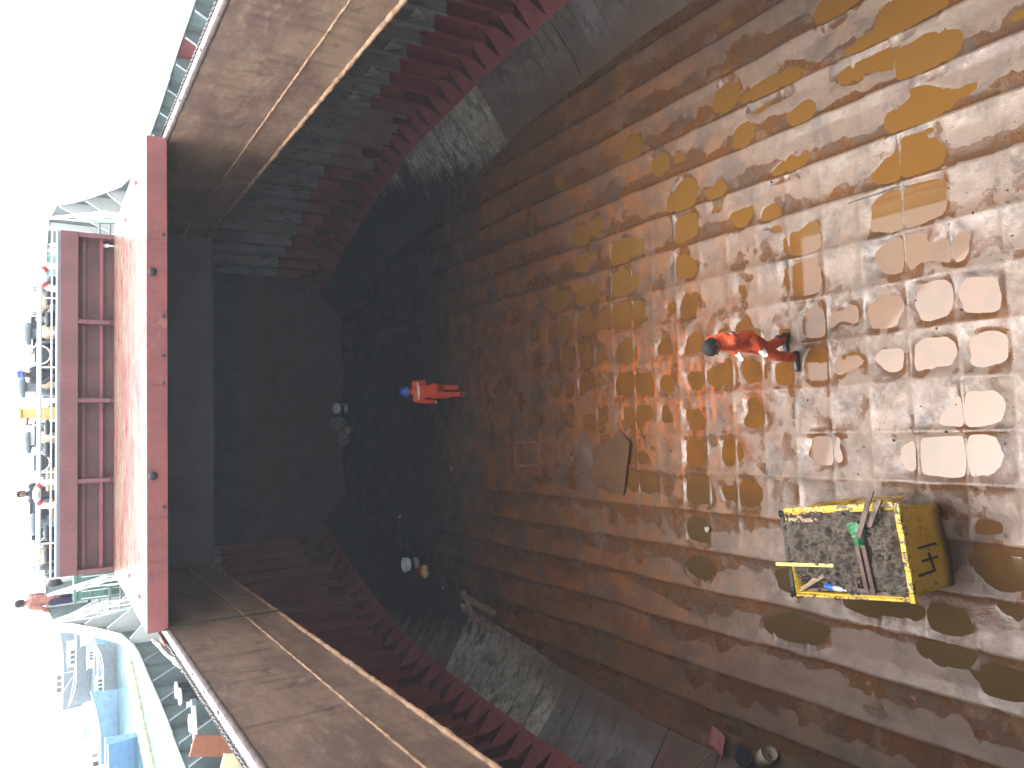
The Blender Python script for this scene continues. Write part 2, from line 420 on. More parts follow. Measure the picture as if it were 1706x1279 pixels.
# ------------------------------------------------------------------ mesh helpers
class MB:
    """collects shapes into one mesh"""
    def __init__(s):
        s.v, s.f, s.m, s.sm = [], [], [], []
    def add(s, verts, faces, mi=0, smooth=False):
        o = len(s.v)
        s.v += [tuple(v) for v in verts]
        s.f += [tuple(i + o for i in f) for f in faces]
        s.m += [mi] * len(faces)
        s.sm += [smooth] * len(faces)
        return s
    def hexa(s, p, mi=0):
        """eight corners: bottom four ccw, top four ccw"""
        return s.add(p, [(3, 2, 1, 0), (4, 5, 6, 7), (0, 1, 5, 4), (1, 2, 6, 5), (2, 3, 7, 6), (3, 0, 4, 7)], mi)
    def box(s, lo, hi, mi=0, rz=0.0, piv=None, M=None):
        x0, y0, z0 = lo
        x1, y1, z1 = hi
        p = [Vector(q) for q in ((x0, y0, z0), (x1, y0, z0), (x1, y1, z0), (x0, y1, z0), (x0, y0, z1), (x1, y0, z1), (x1, y1, z1), (x0, y1, z1))]
        if M is not None:
            p = [M @ q for q in p]
        return s.hexa(p, mi)
    def bar(s, a, b, wd, ht, mi=0, up=(0, 0, 1), w2=None, h2=None):
        a, b = Vector(a), Vector(b)
        d = (b - a).normalized()
        u = Vector(up)
        if abs(d.dot(u)) > .98:
            u = Vector((1, 0, 0))
        x = d.cross(u).normalized()
        u = x.cross(d)
        w2 = wd if w2 is None else w2
        h2 = ht if h2 is None else h2
        q = []
        for c, ww, hh in ((a, wd, ht), (b, w2, h2)):
            q.append([c - x * ww / 2 - u * hh / 2, c + x * ww / 2 - u * hh / 2, c + x * ww / 2 + u * hh / 2, c - x * ww / 2 + u * hh / 2])
        return s.add(q[0] + q[1], [(0, 1, 2, 3), (7, 6, 5, 4), (0, 4, 5, 1), (1, 5, 6, 2), (2, 6, 7, 3), (3, 7, 4, 0)], mi)
    def tube(s, pts, r, n=8, mi=0, cap=True, smooth=True):
        pts = [Vector(p) for p in pts]
        rs = r if isinstance(r, (list, tuple)) else [r] * len(pts)
        ring, last = [], None
        for i, p in enumerate(pts):
            d = (pts[min(i + 1, len(pts) - 1)] - pts[max(i - 1, 0)]).normalized()
            if last is None:
                u = Vector((0, 0, 1)) if abs(d.z) < .9 else Vector((1, 0, 0))
            else:
                u = last
            x = d.cross(u).normalized()
            u = x.cross(d).normalized()
            last = u
            ring.append([p + (x * math.cos(2 * math.pi * k / n) + u * math.sin(2 * math.pi * k / n)) * rs[i] for k in range(n)])
        v = [q for rg in ring for q in rg]
        f = []
        for i in range(len(pts) - 1):
            for k in range(n):
                a, b2 = i * n + k, i * n + (k + 1) % n
                f.append((a, b2, b2 + n, a + n))
        s.add(v, f, mi, smooth)
        if cap:
            s.add(ring[0], [tuple(reversed(range(n)))], mi)
            s.add(ring[-1], [tuple(range(n))], mi)
        return s
    def lathe(s, prof, M=None, n=16, mi=0, smooth=True):
        """prof: list of (r, z)"""
        v = []
        for r, z in prof:
            for k in range(n):
                a = 2 * math.pi * k / n
                q = Vector((r * math.cos(a), r * math.sin(a), z))
                v.append(M @ q if M is not None else q)
        f = []
        for i in range(len(prof) - 1):
            for k in range(n):
                a, b2 = i * n + k, i * n + (k + 1) % n
                f.append((a, b2, b2 + n, a + n))
        return s.add(v, f, mi, smooth)
    def sphere(s, c, r, n=10, m=7, mi=0, sc=(1, 1, 1), M=None):
        c = Vector(c)
        v, f = [], []
        for i in range(m + 1):
            t = math.pi * i / m
            for k in range(n):
                a = 2 * math.pi * k / n
                q = Vector((r * sc[0] * math.sin(t) * math.cos(a), r * sc[1] * math.sin(t) * math.sin(a), r * sc[2] * math.cos(t)))
                v.append(c + (M @ q if M is not None else q))
        for i in range(m):
            for k in range(n):
                a, b2 = i * n + k, i * n + (k + 1) % n
                f.append((a, a + n, b2 + n, b2))
        return s.add(v, f, mi, True)
    def torus(s, c, R0, r0, axis=(0, 0, 1), n=16, m=7, mi=0, sx=1.0):
        q = Vector(axis).to_track_quat('Z', 'Y').to_matrix()
        v, f = [], []
        for i in range(n):
            a = 2 * math.pi * i / n
            for k in range(m):
                t = 2 * math.pi * k / m
                p = Vector(((R0 + r0 * math.cos(t)) * math.cos(a) * sx, (R0 + r0 * math.cos(t)) * math.sin(a), r0 * math.sin(t)))
                v.append(Vector(c) + q @ p)
        for i in range(n):
            for k in range(m):
                f.append((i * m + k, ((i + 1) % n) * m + k, ((i + 1) % n) * m + (k + 1) % m, i * m + (k + 1) % m))
        return s.add(v, f, mi, True)
    def prism(s, poly, h, M=None, mi=0):
        """polygon in xy, extruded along z by h"""
        n = len(poly)
        v = [Vector((p[0], p[1], 0)) for p in poly] + [Vector((p[0], p[1], h)) for p in poly]
        if M is not None:
            v = [M @ q for q in v]
        f = [tuple(reversed(range(n))), tuple(range(n, 2 * n))] + [(i, (i + 1) % n, n + (i + 1) % n, n + i) for i in range(n)]
        return s.add(v, f, mi)
    def build(s, name, mats, parent=None, bevel=0.0):
        me = bpy.data.meshes.new(name)
        me.from_pydata([tuple(v) for v in s.v], [], s.f)
        if not isinstance(mats, (list, tuple)):
            mats = [mats]
        for m in mats:
            me.materials.append(MAT[m] if isinstance(m, str) else m)
        me.polygons.foreach_set('material_index', s.m)
        me.polygons.foreach_set('use_smooth', s.sm)
        me.update()
        o = bpy.data.objects.new(name, me)
        COL.objects.link(o)
        if parent is not None:
            o.parent = parent
        if bevel:
            b = o.modifiers.new('bevel', 'BEVEL')
            b.width = bevel
            b.segments = 2
            b.limit_method = 'ANGLE'
        return o

def grid_mesh(name, V, F, mats, parent=None, smooth=True, mi=None):
    me = bpy.data.meshes.new(name)
    V = np.asarray(V, np.float32)
    F = np.asarray(F, np.int32)
    me.vertices.add(len(V))
    me.vertices.foreach_set('co', V.ravel())
    me.loops.add(F.size)
    me.loops.foreach_set('vertex_index', F.ravel())
    me.polygons.add(len(F))
    me.polygons.foreach_set('loop_start', np.arange(0, F.size, F.shape[1], dtype=np.int32))
    me.polygons.foreach_set('use_smooth', np.full(len(F), smooth))
    for m in (mats if isinstance(mats, (list, tuple)) else [mats]):
        me.materials.append(MAT[m])
    if mi is not None:
        me.polygons.foreach_set('material_index', np.asarray(mi, np.int32))
    me.update(calc_edges=True)
    me.validate()
    o = bpy.data.objects.new(name, me)
    COL.objects.link(o)
    if parent is not None:
        o.parent = parent
    return o

def tag(o, label=None, cat=None, group=None, kind=None):
    if label: o['label'] = label
    if cat: o['category'] = cat
    if group: o['group'] = group
    if kind: o['kind'] = kind
    return o

def empty(name, loc=(0, 0, 0), rz=0.0):
    o = bpy.data.objects.new(name, None)
    o.empty_display_size = .1
    COL.objects.link(o)
    o.location = loc
    o.rotation_euler = (0, 0, rz)
    return o

def thing(name, label, cat, loc=(0, 0, 0), rz=0.0, group=None):
    return tag(empty(name, loc, rz), label, cat, group)

def struct(name, label, loc=(0, 0, 0)):
    return tag(empty(name, loc), label, kind='structure')

def copy_tree(o, parent=None):
    c = o.copy()
    COL.objects.link(c)
    if parent is not None:
        c.parent = parent
    for ch in list(o.children):
        copy_tree(ch, c)
    return c

def vnoise(x, y, seed, scale):
    """smooth value noise, 0..1"""
    g = np.random.default_rng(seed).random((128, 128))
    x = np.asarray(x) * scale + 40.3
    y = np.asarray(y) * scale + 51.7
    xi, yi = np.floor(x).astype(int), np.floor(y).astype(int)
    fx, fy = x - xi, y - yi
    fx, fy = fx * fx * (3 - 2 * fx), fy * fy * (3 - 2 * fy)
    a, b = g[xi % 128, yi % 128], g[(xi + 1) % 128, yi % 128]
    c, d = g[xi % 128, (yi + 1) % 128], g[(xi + 1) % 128, (yi + 1) % 128]
    return (a * (1 - fx) + b * fx) * (1 - fy) + (c * (1 - fx) + d * fx) * fy

def fbm(x, y, seed, scale, o=4):
    t, a, s = 0, .5, 0
    for k in range(o):
        t = t + a * vnoise(x, y, seed + k, scale * 2 ** k)
        s += a
        a *= .5
    return t / s

# ------------------------------------------------------------------ hold shape
XC = .88
FS = .58                       # frame spacing
LS, LX = .628, 2.94            # floor stiffener spacing and one stiffener's x
Y_AFT, Y_FWD = -3.0, 26.3
Z_TOP, Z_LOW, Z_WELD, Z_DECK = 7.507, 5.82, 6.34, 5.80
W_IN = 3.80                    # half width of the hatch opening
Y_H0, Y_H1, Y_H2 = -.35, 12.91, 19.0
_fy = [-3, 10, 13.4, 15, 17.4, 19.6, 22.3, 24.4, 26.3]
_fw = [6.15, 6.13, 5.90, 5.66, 5.26, 4.78, 4.20, 3.60, 3.05]
_hy = [-3, 11, 13.2, 15, 18, 20.3, 22.7, 24.6, 26.3]
_hw = [7.09, 7.07, 7.0, 6.87, 6.6, 6.12, 5.35, 4.6, 3.95]
def fw(y): return np.interp(y, _fy, _fw)
def hw(y): return np.interp(y, _hy, _hw)
def shell(y): return hw(y) + .50

# puddles seen in the photograph: x, y, radius x, radius y, depth
PUD = [(2.05,5.55,.33,.33,.03),(2.8,5.35,.42,.42,.028),(2.42,6.86,.26,.17,.03),(1.86,6.86,.26,.17,.03),(1.30,6.82,.24,.2,.026),
       (.73,6.78,.24,.18,.028),(-.36,6.78,.26,.22,.03),(-.45,5.15,.36,.5,.024),(3.62,5.25,.28,.34,.034),(4.3,5.15,.26,.3,.034),
       (4.72,5.9,.22,.4,.03),(5.05,5.3,.3,.4,.03),(2.42,7.18,.28,.2,.026),(1.86,7.18,.28,.2,.026),(1.27,7.35,.2,.18,.028),(1.27,7.9,.2,.2,.026),
       (.66,7.35,.24,.2,.03),(.66,7.95,.26,.24,.03),(.68,8.55,.27,.26,.032),(.05,7.9,.2,.2,.02),(1.27,8.5,.26,.2,.03),(.66,9.2,.26,.24,.03),(1.27,9.2,.24,.24,.03),
       (.66,9.8,.24,.24,.03),(1.27,9.85,.22,.24,.026),(.66,10.4,.22,.24,.028),(-.5,9.2,.3,.26,.032),(-.48,8.4,.24,.22,.03),(.05,9.2,.26,.2,.026),
       (2.52,9.3,.2,.3,.03),(1.9,9.25,.2,.3,.03),(3.25,9.3,.3,.3,.03),(3.75,9.3,.3,.28,.03),(2.55,10.95,.34,.4,.03),(1.95,10.9,.34,.4,.03),(1.3,10.9,.3,.36,.026),
       (3.2,10.95,.3,.36,.026),(2.5,12.0,.3,.36,.026),(1.8,12.0,.3,.36,.026),(1.1,12.0,.3,.3,.024),(2.6,12.95,.3,.36,.022),(1.8,12.95,.3,.36,.022),
       (.66,10.95,.4,.4,.026),(-.1,10.7,.3,.3,.026),(-.8,10.8,.3,.4,.024),(-1.15,9.2,.26,.26,.026),(-1.8,9.25,.24,.26,.024),(-2.45,9.3,.24,.26,.024),
       (-1.2,8.2,.3,.3,.022),(-2.45,6.1,.2,.5,.028),(-2.6,5.25,.3,.34,.026),(-1.95,4.5,.28,.24,.026),(-1.5,4.75,.24,.18,.024),(-3.1,4.6,.24,.3,.026),(-2.35,7.3,.2,.4,.026),
       (-3.0,7.4,.2,.5,.022),(3.1,8.05,.16,.2,.028),(2.95,7.45,.16,.16,.028),(3.6,7.2,.18,.3,.024),(3.66,8.5,.2,.2,.022),(4.4,7.9,.14,.2,.026),(4.3,6.9,.15,.2,.028),
       (4.9,7.4,.2,.5,.022),(1.3,12.95,.3,.4,.02),(3.3,12.0,.3,.4,.02),(5.6,6.2,.25,.3,.026),(.05,4.75,.26,.3,.026),(.7,5.15,.2,.22,.034),(1.35,5.15,.22,.24,.034),(1.35,4.55,.22,.22,.03),(.68,4.55,.2,.22,.032),(.68,5.75,.17,.18,.030),(1.33,5.78,.2,.2,.032),(1.33,6.3,.12,.2,.026),(.68,6.32,.1,.18,.024),(1.95,4.95,.18,.2,.026)]
_pr = random.Random(77)
for _k in range(-2, 9):
    for _q in range(-7, 4):
        _x, _y = LX + LS * (_q + .5), 8.95 + FS * (_k + .5)
        if _pr.random() < (.70 if abs(_x - .9) < 1.4 else .20) and not (_x < -.9 and _y < 8.2):
            PUD.append((_x + _pr.uniform(-.08, .08), _y + _pr.uniform(-.1, .14), _pr.uniform(.12, .24), _pr.uniform(.12, .24), _pr.uniform(.014, .032)))
WATER_Z = -.042

_cell_amp = np.random.default_rng(3).random((64, 64))
_fr_amp = np.random.default_rng(5).random(64)

def floor_h(x, y, puddles=True, want_silt_shade=False):
    x = np.asarray(x, float)
    y = np.asarray(y, float)
    xw = x + .035 * (vnoise(x, y, 21, .7) - .5) + .02 * (vnoise(x, y, 22, 2.5) - .5)
    yw = y + .03 * (vnoise(x, y, 23, .9) - .5)
    s = (xw - LX) / LS
    t = (yw - 8.95) / FS
    si, ti = np.floor(s).astype(int), np.floor(t).astype(int)
    sf, tf = s - si, t - ti
    amp = .55 + .75 * _cell_amp[si % 64, ti % 64]
    # blend the amplitude between neighbouring frames where the frame line itself is weak
    tn = np.where(tf > .5, ti + 1, ti - 1)
    k = np.abs(tf - .5)
    amp2 = .55 + .75 * _cell_amp[si % 64, tn % 64]
    amp = amp * (1 - k) + amp2 * k
    side = np.clip((np.abs(x - .75) - .9) / 2.2, 0, 1)
    ex = 2.7 - .7 * side
    so = np.where(x > XC, sf, 1 - sf)            # 0 at the ridge nearer the middle of the hold
    so = so ** (1 - .42 * side)
    px = 1 - np.abs(2 * so - 1) ** ex
    py = 1 - np.abs(2 * tf - 1) ** 5
    cx = np.clip(1 - (np.abs(x - .75) - 1.6) / 1.6, 0, 1)
    fa = _fr_amp[np.where(tf > .5, ti + 1, ti) % 64]
    wt = (.08 + .72 * cx * (.25 + .75 * fa))
    z = -.023 * amp * px * (1 - wt + wt * py) * (1 + 1.35 * side)
    z = z - .008 * (fbm(x, y, 31, 1.3) - .5) - .009 * (fbm(x, y, 35, 5.0, 4) - .5)
    z = z * np.where(y > 12, np.clip(1 - (y - 12) / 8, .2, 1), 1)
    # keep the open troughs just above the water, the puddles come from their own dents
    z = np.where(z < WATER_Z + .008, WATER_Z + .008 + (z - WATER_Z - .008) * .25, z)
    near = np.zeros_like(z)
    if puddles:
        lim = .35 + 1.3 * fbm(x, y, 41, 3.2)
        xq = x + .30 * (fbm(x, y, 43, 2.6, 3) - .5)
        yq_ = y + .30 * (fbm(x, y, 47, 2.6, 3) - .5)
        for (a, b, ra, rb, dpt) in PUD:
            if b < 7.1 and -1.2 < a < 3.2: ra, rb, dpt = ra * 1.22, rb * 1.22, dpt * 1.1
            d = (np.abs((xq - a) / ra) ** 2.6 + np.abs((yq_ - b) / rb) ** 2.6)
            mk = d < 6
            near = np.maximum(near, np.exp(-d * .35)) if want_silt_shade else 0
            z[mk] -= (dpt * 1.35 * np.exp(-(d[mk] / lim[mk]) ** 1.4)) * np.clip(.25 + px[mk] * 1.2, 0, 1) * np.clip(.4 + py[mk], 0, 1)
    if want_silt_shade:
        n1, n2 = fbm(x, y * .6, 141, 1.1, 4), fbm(x, y, 151, 4.5, 4)
        sil = (.57 + 1.0 * (n1 - .5) + .5 * (n2 - .5) - so) / .10  # silty band and painted slope shade on the outboard side
        sil = np.clip(sil, 0, 1) * np.clip((so - .015) / .05, 0, 1)
        cen = np.clip((n2 - .56) / .05, 0, 1) * np.clip((n1 - .42) / .1, 0, 1)
        return z, np.clip(np.maximum(sil * side + cen * (1 - side), np.clip((near - .45) / .25, 0, 1) * np.clip((n2 - .38) / .06, 0, 1)), 0, 1)
    return z

def fz(x, y):
    return float(floor_h(np.array([x]), np.array([y]))[0])

# floor sheet
xs = np.arange(-5.6, 7.42, .026)
ys = np.concatenate([np.arange(-3, 3.8, .12), np.arange(3.8, 13, .027), np.arange(13, 26.36, .05)])
GX, GY = np.meshgrid(xs, ys)
GZ, GS = floor_h(GX.ravel(), GY.ravel(), True, True)
GZ = GZ.reshape(GX.shape)
nx = len(xs)
idx = np.arange(GX.size).reshape(GX.shape)
F = np.stack([idx[:-1, :-1], idx[:-1, 1:], idx[1:, 1:], idx[1:, :-1]], -1).reshape(-1, 4)
ctr = (np.abs(GX[:-1, :-1] - XC) < fw(GY[:-1, :-1]) + .22).ravel()
fl = grid_mesh('floor', np.stack([GX, GY, GZ], -1).reshape(-1, 3), F[ctr], 'floor')
at_ = fl.data.attributes.new('silt_shade', 'FLOAT', 'POINT')
at_.data.foreach_set('value', GS.astype(np.float32))
tag(fl, 'dented rust-brown steel floor of the cargo hold, wet in places', kind='structure')
wm = MB()
wm.add([(-4.9, 3.4, WATER_Z), (6.6, 3.4, WATER_Z), (6.6, 14, WATER_Z), (-4.9, 14, WATER_Z)], [(0, 1, 2, 3)])
tag(wm.build('puddle_water', 'water'), 'murky rust-coloured rainwater standing in the dents of the floor', kind='structure')

# floor details that belong to the plating
def outline(name, pts, wd, ht, m):
    b = MB()
    for i in range(len(pts) - 1):
        n = max(1, int((Vector(pts[i + 1]) - Vector(pts[i])).length / .12))
        for k in range(n):
            p = Vector(pts[i]).lerp(Vector(pts[i + 1]), k / n)
            q = Vector(pts[i]).lerp(Vector(pts[i + 1]), (k + 1) / n)
            b.bar((p.x, p.y, fz(p.x, p.y) + ht / 2 - .004), (q.x, q.y, fz(q.x, q.y) + ht / 2 - .004), wd, ht)
    return b.build(name, m, fl)
sq = [(-.34, 14.78), (-.34, 13.98), (-.40, 13.9), (-.76, 13.84), (-.84, 13.9), (-.88, 14.74), (-.82, 14.84), (-.40, 14.85), (-.34, 14.78)]
outline('manhole_weld', sq, .045, .014, 'weld')
sl_pts = [(2.86, 6.2), (2.89, 5.5), (2.86, 5.36), (2.76, 5.28), (2.62, 5.3), (2.52, 5.36), (2.41, 5.38)]
outline('insert_plate_weld', sl_pts, .012, .009, 'seam')

# ------------------------------------------------------------------ hold sides
def y_frames(a, b):
    k0 = math.ceil((a - 8.95) / FS)
    k1 = math.floor((b - 8.95) / FS)
    return [8.95 + FS * k for k in range(k0, k1 + 1)]
FR = y_frames(-2.6, 26.1)

for sgn, side in ((1, 'starboard'), (-1, 'port')):
    hull = struct('hold_side_wall', 'ribbed %s side of the hold, grey over oxide red' % side)
    # shell plating in strakes
    b = MB()
    yy = [Y_AFT] + FR + [Y_FWD]
    zz = [1.18, 2.4, 4.0, 5.78]
    for i in range(len(yy) - 1):
        for j in range(3):
            p = []
            for (yq, zq) in ((yy[i], zz[j]), (yy[i + 1], zz[j]), (yy[i + 1], zz[j + 1]), (yy[i], zz[j + 1])):
                p.append((XC + sgn * shell(yq), yq, zq))
            b.add(p, [(0, 1, 2, 3)])
    b.build('shell_plating', 'side', hull)
    # red margin strip under the brackets
    b = MB()
    for i in range(len(yy) - 1):
        a0, a1 = yy[i], yy[i + 1]
        b.add([(XC + sgn * (hw(a0) - .02), a0, .792), (XC + sgn * (hw(a1) - .02), a1, .792), (XC + sgn * shell(a1), a1, 1.2), (XC + sgn * shell(a0), a0, 1.2)], [(0, 1, 2, 3)])
        b.add([(XC + sgn * (hw(a0) - .02), a0, .792), (XC + sgn * (hw(a1) - .02), a1, .792), (XC + sgn * (hw(a1) + .03), a1, .74), (XC + sgn * (hw(a0) + .03), a0, .74)], [(0, 1, 2, 3)])
    b.build('margin_plate', 'red', hull)
    for k, y in enumerate(FR):
        if y < 3.5:
            continue
        xo = XC + sgn * shell(y)
        jit = random.uniform(-.012, .012)
        b = MB()      # frame: a deep flat bar with a bulb
        b.box((min(xo, xo - sgn * .27), y - .011 + jit, 1.22), (max(xo, xo - sgn * .27), y + .011 + jit, 5.78))
        b.box((min(xo - sgn * .27, xo - sgn * .30), y - .05 + jit, 1.45), (max(xo - sgn * .27, xo - sgn * .30), y + .024 + jit, 5.78))
        b.build('frame', 'side', hull)
        # bottom bracket, a little buckled
        b = MB()
        tipx = XC + sgn * (hw(y) + .05)
        tz = .80 + .05 * .8 + random.uniform(-.02, .02)
        bend = random.uniform(-.05, .02) * (1.5 if random.random() < .25 else 1)
        top = 1.74 + random.uniform(-.05, .08)
        pts = [(xo - sgn * .02, 1.19, 0), (tipx, tz, bend), (tipx + sgn * .01, tz + .05, bend * 1.2), (xo - sgn * .235, 1.30, bend * .5), (xo - sgn * .305, top, 0), (xo - sgn * .02, top + .05, 0)]
        th = .007
        v = [(p[0], y + p[2] - th, p[1]) for p in pts] + [(p[0], y + p[2] + th, p[1]) for p in pts]
        n = len(pts)
        b.add(v, [tuple(range(n)), tuple(reversed(range(n, 2 * n)))] + [(i, n + i, n + (i + 1) % n, (i + 1) % n) for i in range(n)])
        pale = (k % 11 in (3, 4)) and sgn > 0
        b.build('bracket', 'hop_pale' if pale and y < 12 else 'red_rib', hull)
        if k % 2 == 0 and sgn > 0:
            b = MB()      # pale three-cornered tie plates across two frames
            xi = xo - sgn * .312
            zt = 3.06
            v = [(xi, y - .02, zt), (xi, y + FS * .92, zt), (xi, y + FS * .46, zt - .33), (xi + sgn * .01, y - .02, zt), (xi + sgn * .01, y + FS * .92, zt), (xi + sgn * .01, y + FS * .46, zt - .33)]
            b.add(v, [(0, 1, 2), (5, 4, 3), (0, 3, 4, 1), (1, 4, 5, 2), (2, 5, 3, 0)])
            b.build('tie_plate', 'hop_pale', hull)
    # sloping bilge plates, one per frame bay
    bil = struct('bilge_slope', 'worn %s bilge slope of separate plates between floor and ribs' % side)
    ye = [2.0] + [q for q in FR if q > 2.4] + [Y_FWD]
    b = MB()
    b.add([(XC + sgn * fw(0), Y_AFT, -.02), (XC + sgn * fw(0), 2.0, -.02), (XC + sgn * hw(0), 2.0, .79), (XC + sgn * hw(0), Y_AFT, .79)], [(0, 1, 2, 3)])
    b.build('bilge_plate', 'hop_brown', bil)
    for i in range(len(ye) - 1):
        a0, a1 = ye[i] + .006, ye[i + 1] - .006
        b = MB()
        off = random.uniform(-.012, .012)
        N, Kk = 6, 3
        V, Fq = [], []
        for q in range(Kk + 1):
            yq = a0 + (a1 - a0) * q / Kk
            for r in range(N + 1):
                u = r / N
                xx = (fw(yq) - .03) * (1 - u) + hw(yq) * u
                sag = -.03 * math.sin(math.pi * u) - .014 * math.sin(math.pi * q / Kk) * math.sin(math.pi * u) + off * math.sin(math.pi * u)
                V.append((XC + sgn * (xx - sag * .7), yq, -.03 + .82 * u + sag * .7))
        for q in range(Kk):
            for r in range(N):
                s0 = q * (N + 1) + r
                Fq.append((s0, s0 + 1, s0 + N + 2, s0 + N + 1))
        b.add(V, Fq, 0, True)
        ym = (a0 + a1) / 2
        m = 'hop_brown'
        if sgn > 0 and 14.6 < ym < 18.2: m = 'hop_pale'
        elif sgn > 0 and ym > 18.2: m = 'hop_grey' if random.random() < .5 else 'hop_pale'
        elif sgn < 0 and 12.8 < ym < 17.0: m = 'hop_pale'
        elif sgn < 0 and 9.2 < ym < 9.85: m = 'hop_red'
        elif sgn < 0 and (i % 3 == 0 or ym < 12.5): m = 'hop_grey'
        elif random.random() < .2: m = 'hop_grey'
        b.build('bilge_plate', m, bil)
    # backing so the seams read dark instead of open
    b = MB()
    for i in range(len(ye) - 1):
        a0, a1 = ye[i], ye[i + 1]
        b.add([(XC + sgn * (fw(a0) + .03), a0, -.06), (XC + sgn * (fw(a1) + .03), a1, -.06), (XC + sgn * (hw(a1) + .06), a1, .76), (XC + sgn * (hw(a0) + .06), a0, .76)], [(0, 1, 2, 3)])
    b.build('bilge_backing', 'seam', bil)

# bulkheads
bh = struct('forward_bulkhead', 'dark end bulkhead of the hold, grey above and red below')
cols = [-4.6, -2.5, -.6, 1.5, 3.6, 5.0, 6.4]
rows = [-.1, 1.3, 3.38, 4.6, 5.78]
for i in range(len(cols) - 1):
    for j in range(len(rows) - 1):
        b = MB()
        d = random.uniform(0, .004)
        b.box((cols[i] + .006, Y_FWD - .02 - d, rows[j] + .003), (cols[i + 1] - .003, Y_FWD + .03, rows[j + 1] - .003))
        b.build('bulkhead_panel', 'bulkhead_grey' if rows[j] > 3.3 else 'bulkhead', bh)
b = MB().box((-1.75, Y_FWD - .10, -.02), (4.1, Y_FWD - .04, .05))
b.build('bottom_bar', 'hop_grey', bh)
tag(MB().box((-8, Y_AFT - .1, -.5), (10, Y_AFT, 6.9)).build('aft_bulkhead', 'bulkhead'), 'aft bulkhead behind the photographer', kind='structure')

# ------------------------------------------------------------------ decks around the hatch
dk = struct('deck', 'grey green steel deck around the hatch coaming')
XL, XR = XC - W_IN, XC + W_IN
def deck_hw(y): return np.interp(y, [-4, 17, 20, 22, 23, 24, 27.3, 31, 35, 37], [7.62, 7.53, 7.2, 6.95, 6.6, 6.4, 6.45, 4.6, 2.0, .3])
b = MB()
for sgn in (1, -1):
    yq = list(np.arange(-4, 19, 1.0)) + [19.04]
    for a0, a1 in zip(yq[:-1], yq[1:]):
        xi = XC + sgn * (W_IN + .07)
        b.hexa([(xi, a0, 5.75), (XC + sgn * (deck_hw(a0)), a0, 5.75), (XC + sgn * deck_hw(a1), a1, 5.75), (xi, a1, 5.75),
                (xi, a0, 5.80), (XC + sgn * (deck_hw(a0)), a0, 5.80), (XC + sgn * deck_hw(a1), a1, 5.80), (xi, a1, 5.80)])
b.build('side_deck', 'deck', dk)
b = MB()
yq = list(np.arange(19.10, 37.2, 1.0))
for a0, a1 in zip(yq[:-1], yq[1:]):
    h0, h1 = deck_hw(a0), deck_hw(a1)
    b.hexa([(XC - h0, a0, 5.75), (XC + h0, a0, 5.75), (XC + h1, a1, 5.75), (XC - h1, a1, 5.75), (XC - h0, a0, 5.8), (XC + h0, a0, 5.8), (XC + h1, a1, 5.8), (XC - h1, a1, 5.8)])
b.build('fore_deck', 'deck', dk)
b = MB().box((XL - .4, -4, 5.75), (XR + .4, Y_H0 - .03, 5.80))
b.build('cross_deck', 'deck', dk)

# hull outside, down to the water
hb = MB()
for sgn in (1, -1):
    yq = [-12, -4, 4, 12, 17, 20, 22, 24, 26, 28, 30.5, 33, 35, 37]
    for a0, a1 in zip(yq[:-1], yq[1:]):
        h0, h1 = deck_hw(a0) + .04, deck_hw(a1) + .04
        k0, k1 = (np.interp(a0, [20, 37], [1, .75]), np.interp(a1, [20, 37], [1, .75]))
        hb.add([(XC + sgn * h0 * k0, a0, -1), (XC + sgn * h1 * k1, a1, -1), (XC + sgn * h1, a1, 5.8), (XC + sgn * h0, a0, 5.8)], [(0, 1, 2, 3)])
tag(hb.build('ship_hull', 'slate'), 'outer hull plating of the ship around the hold', kind='structure')

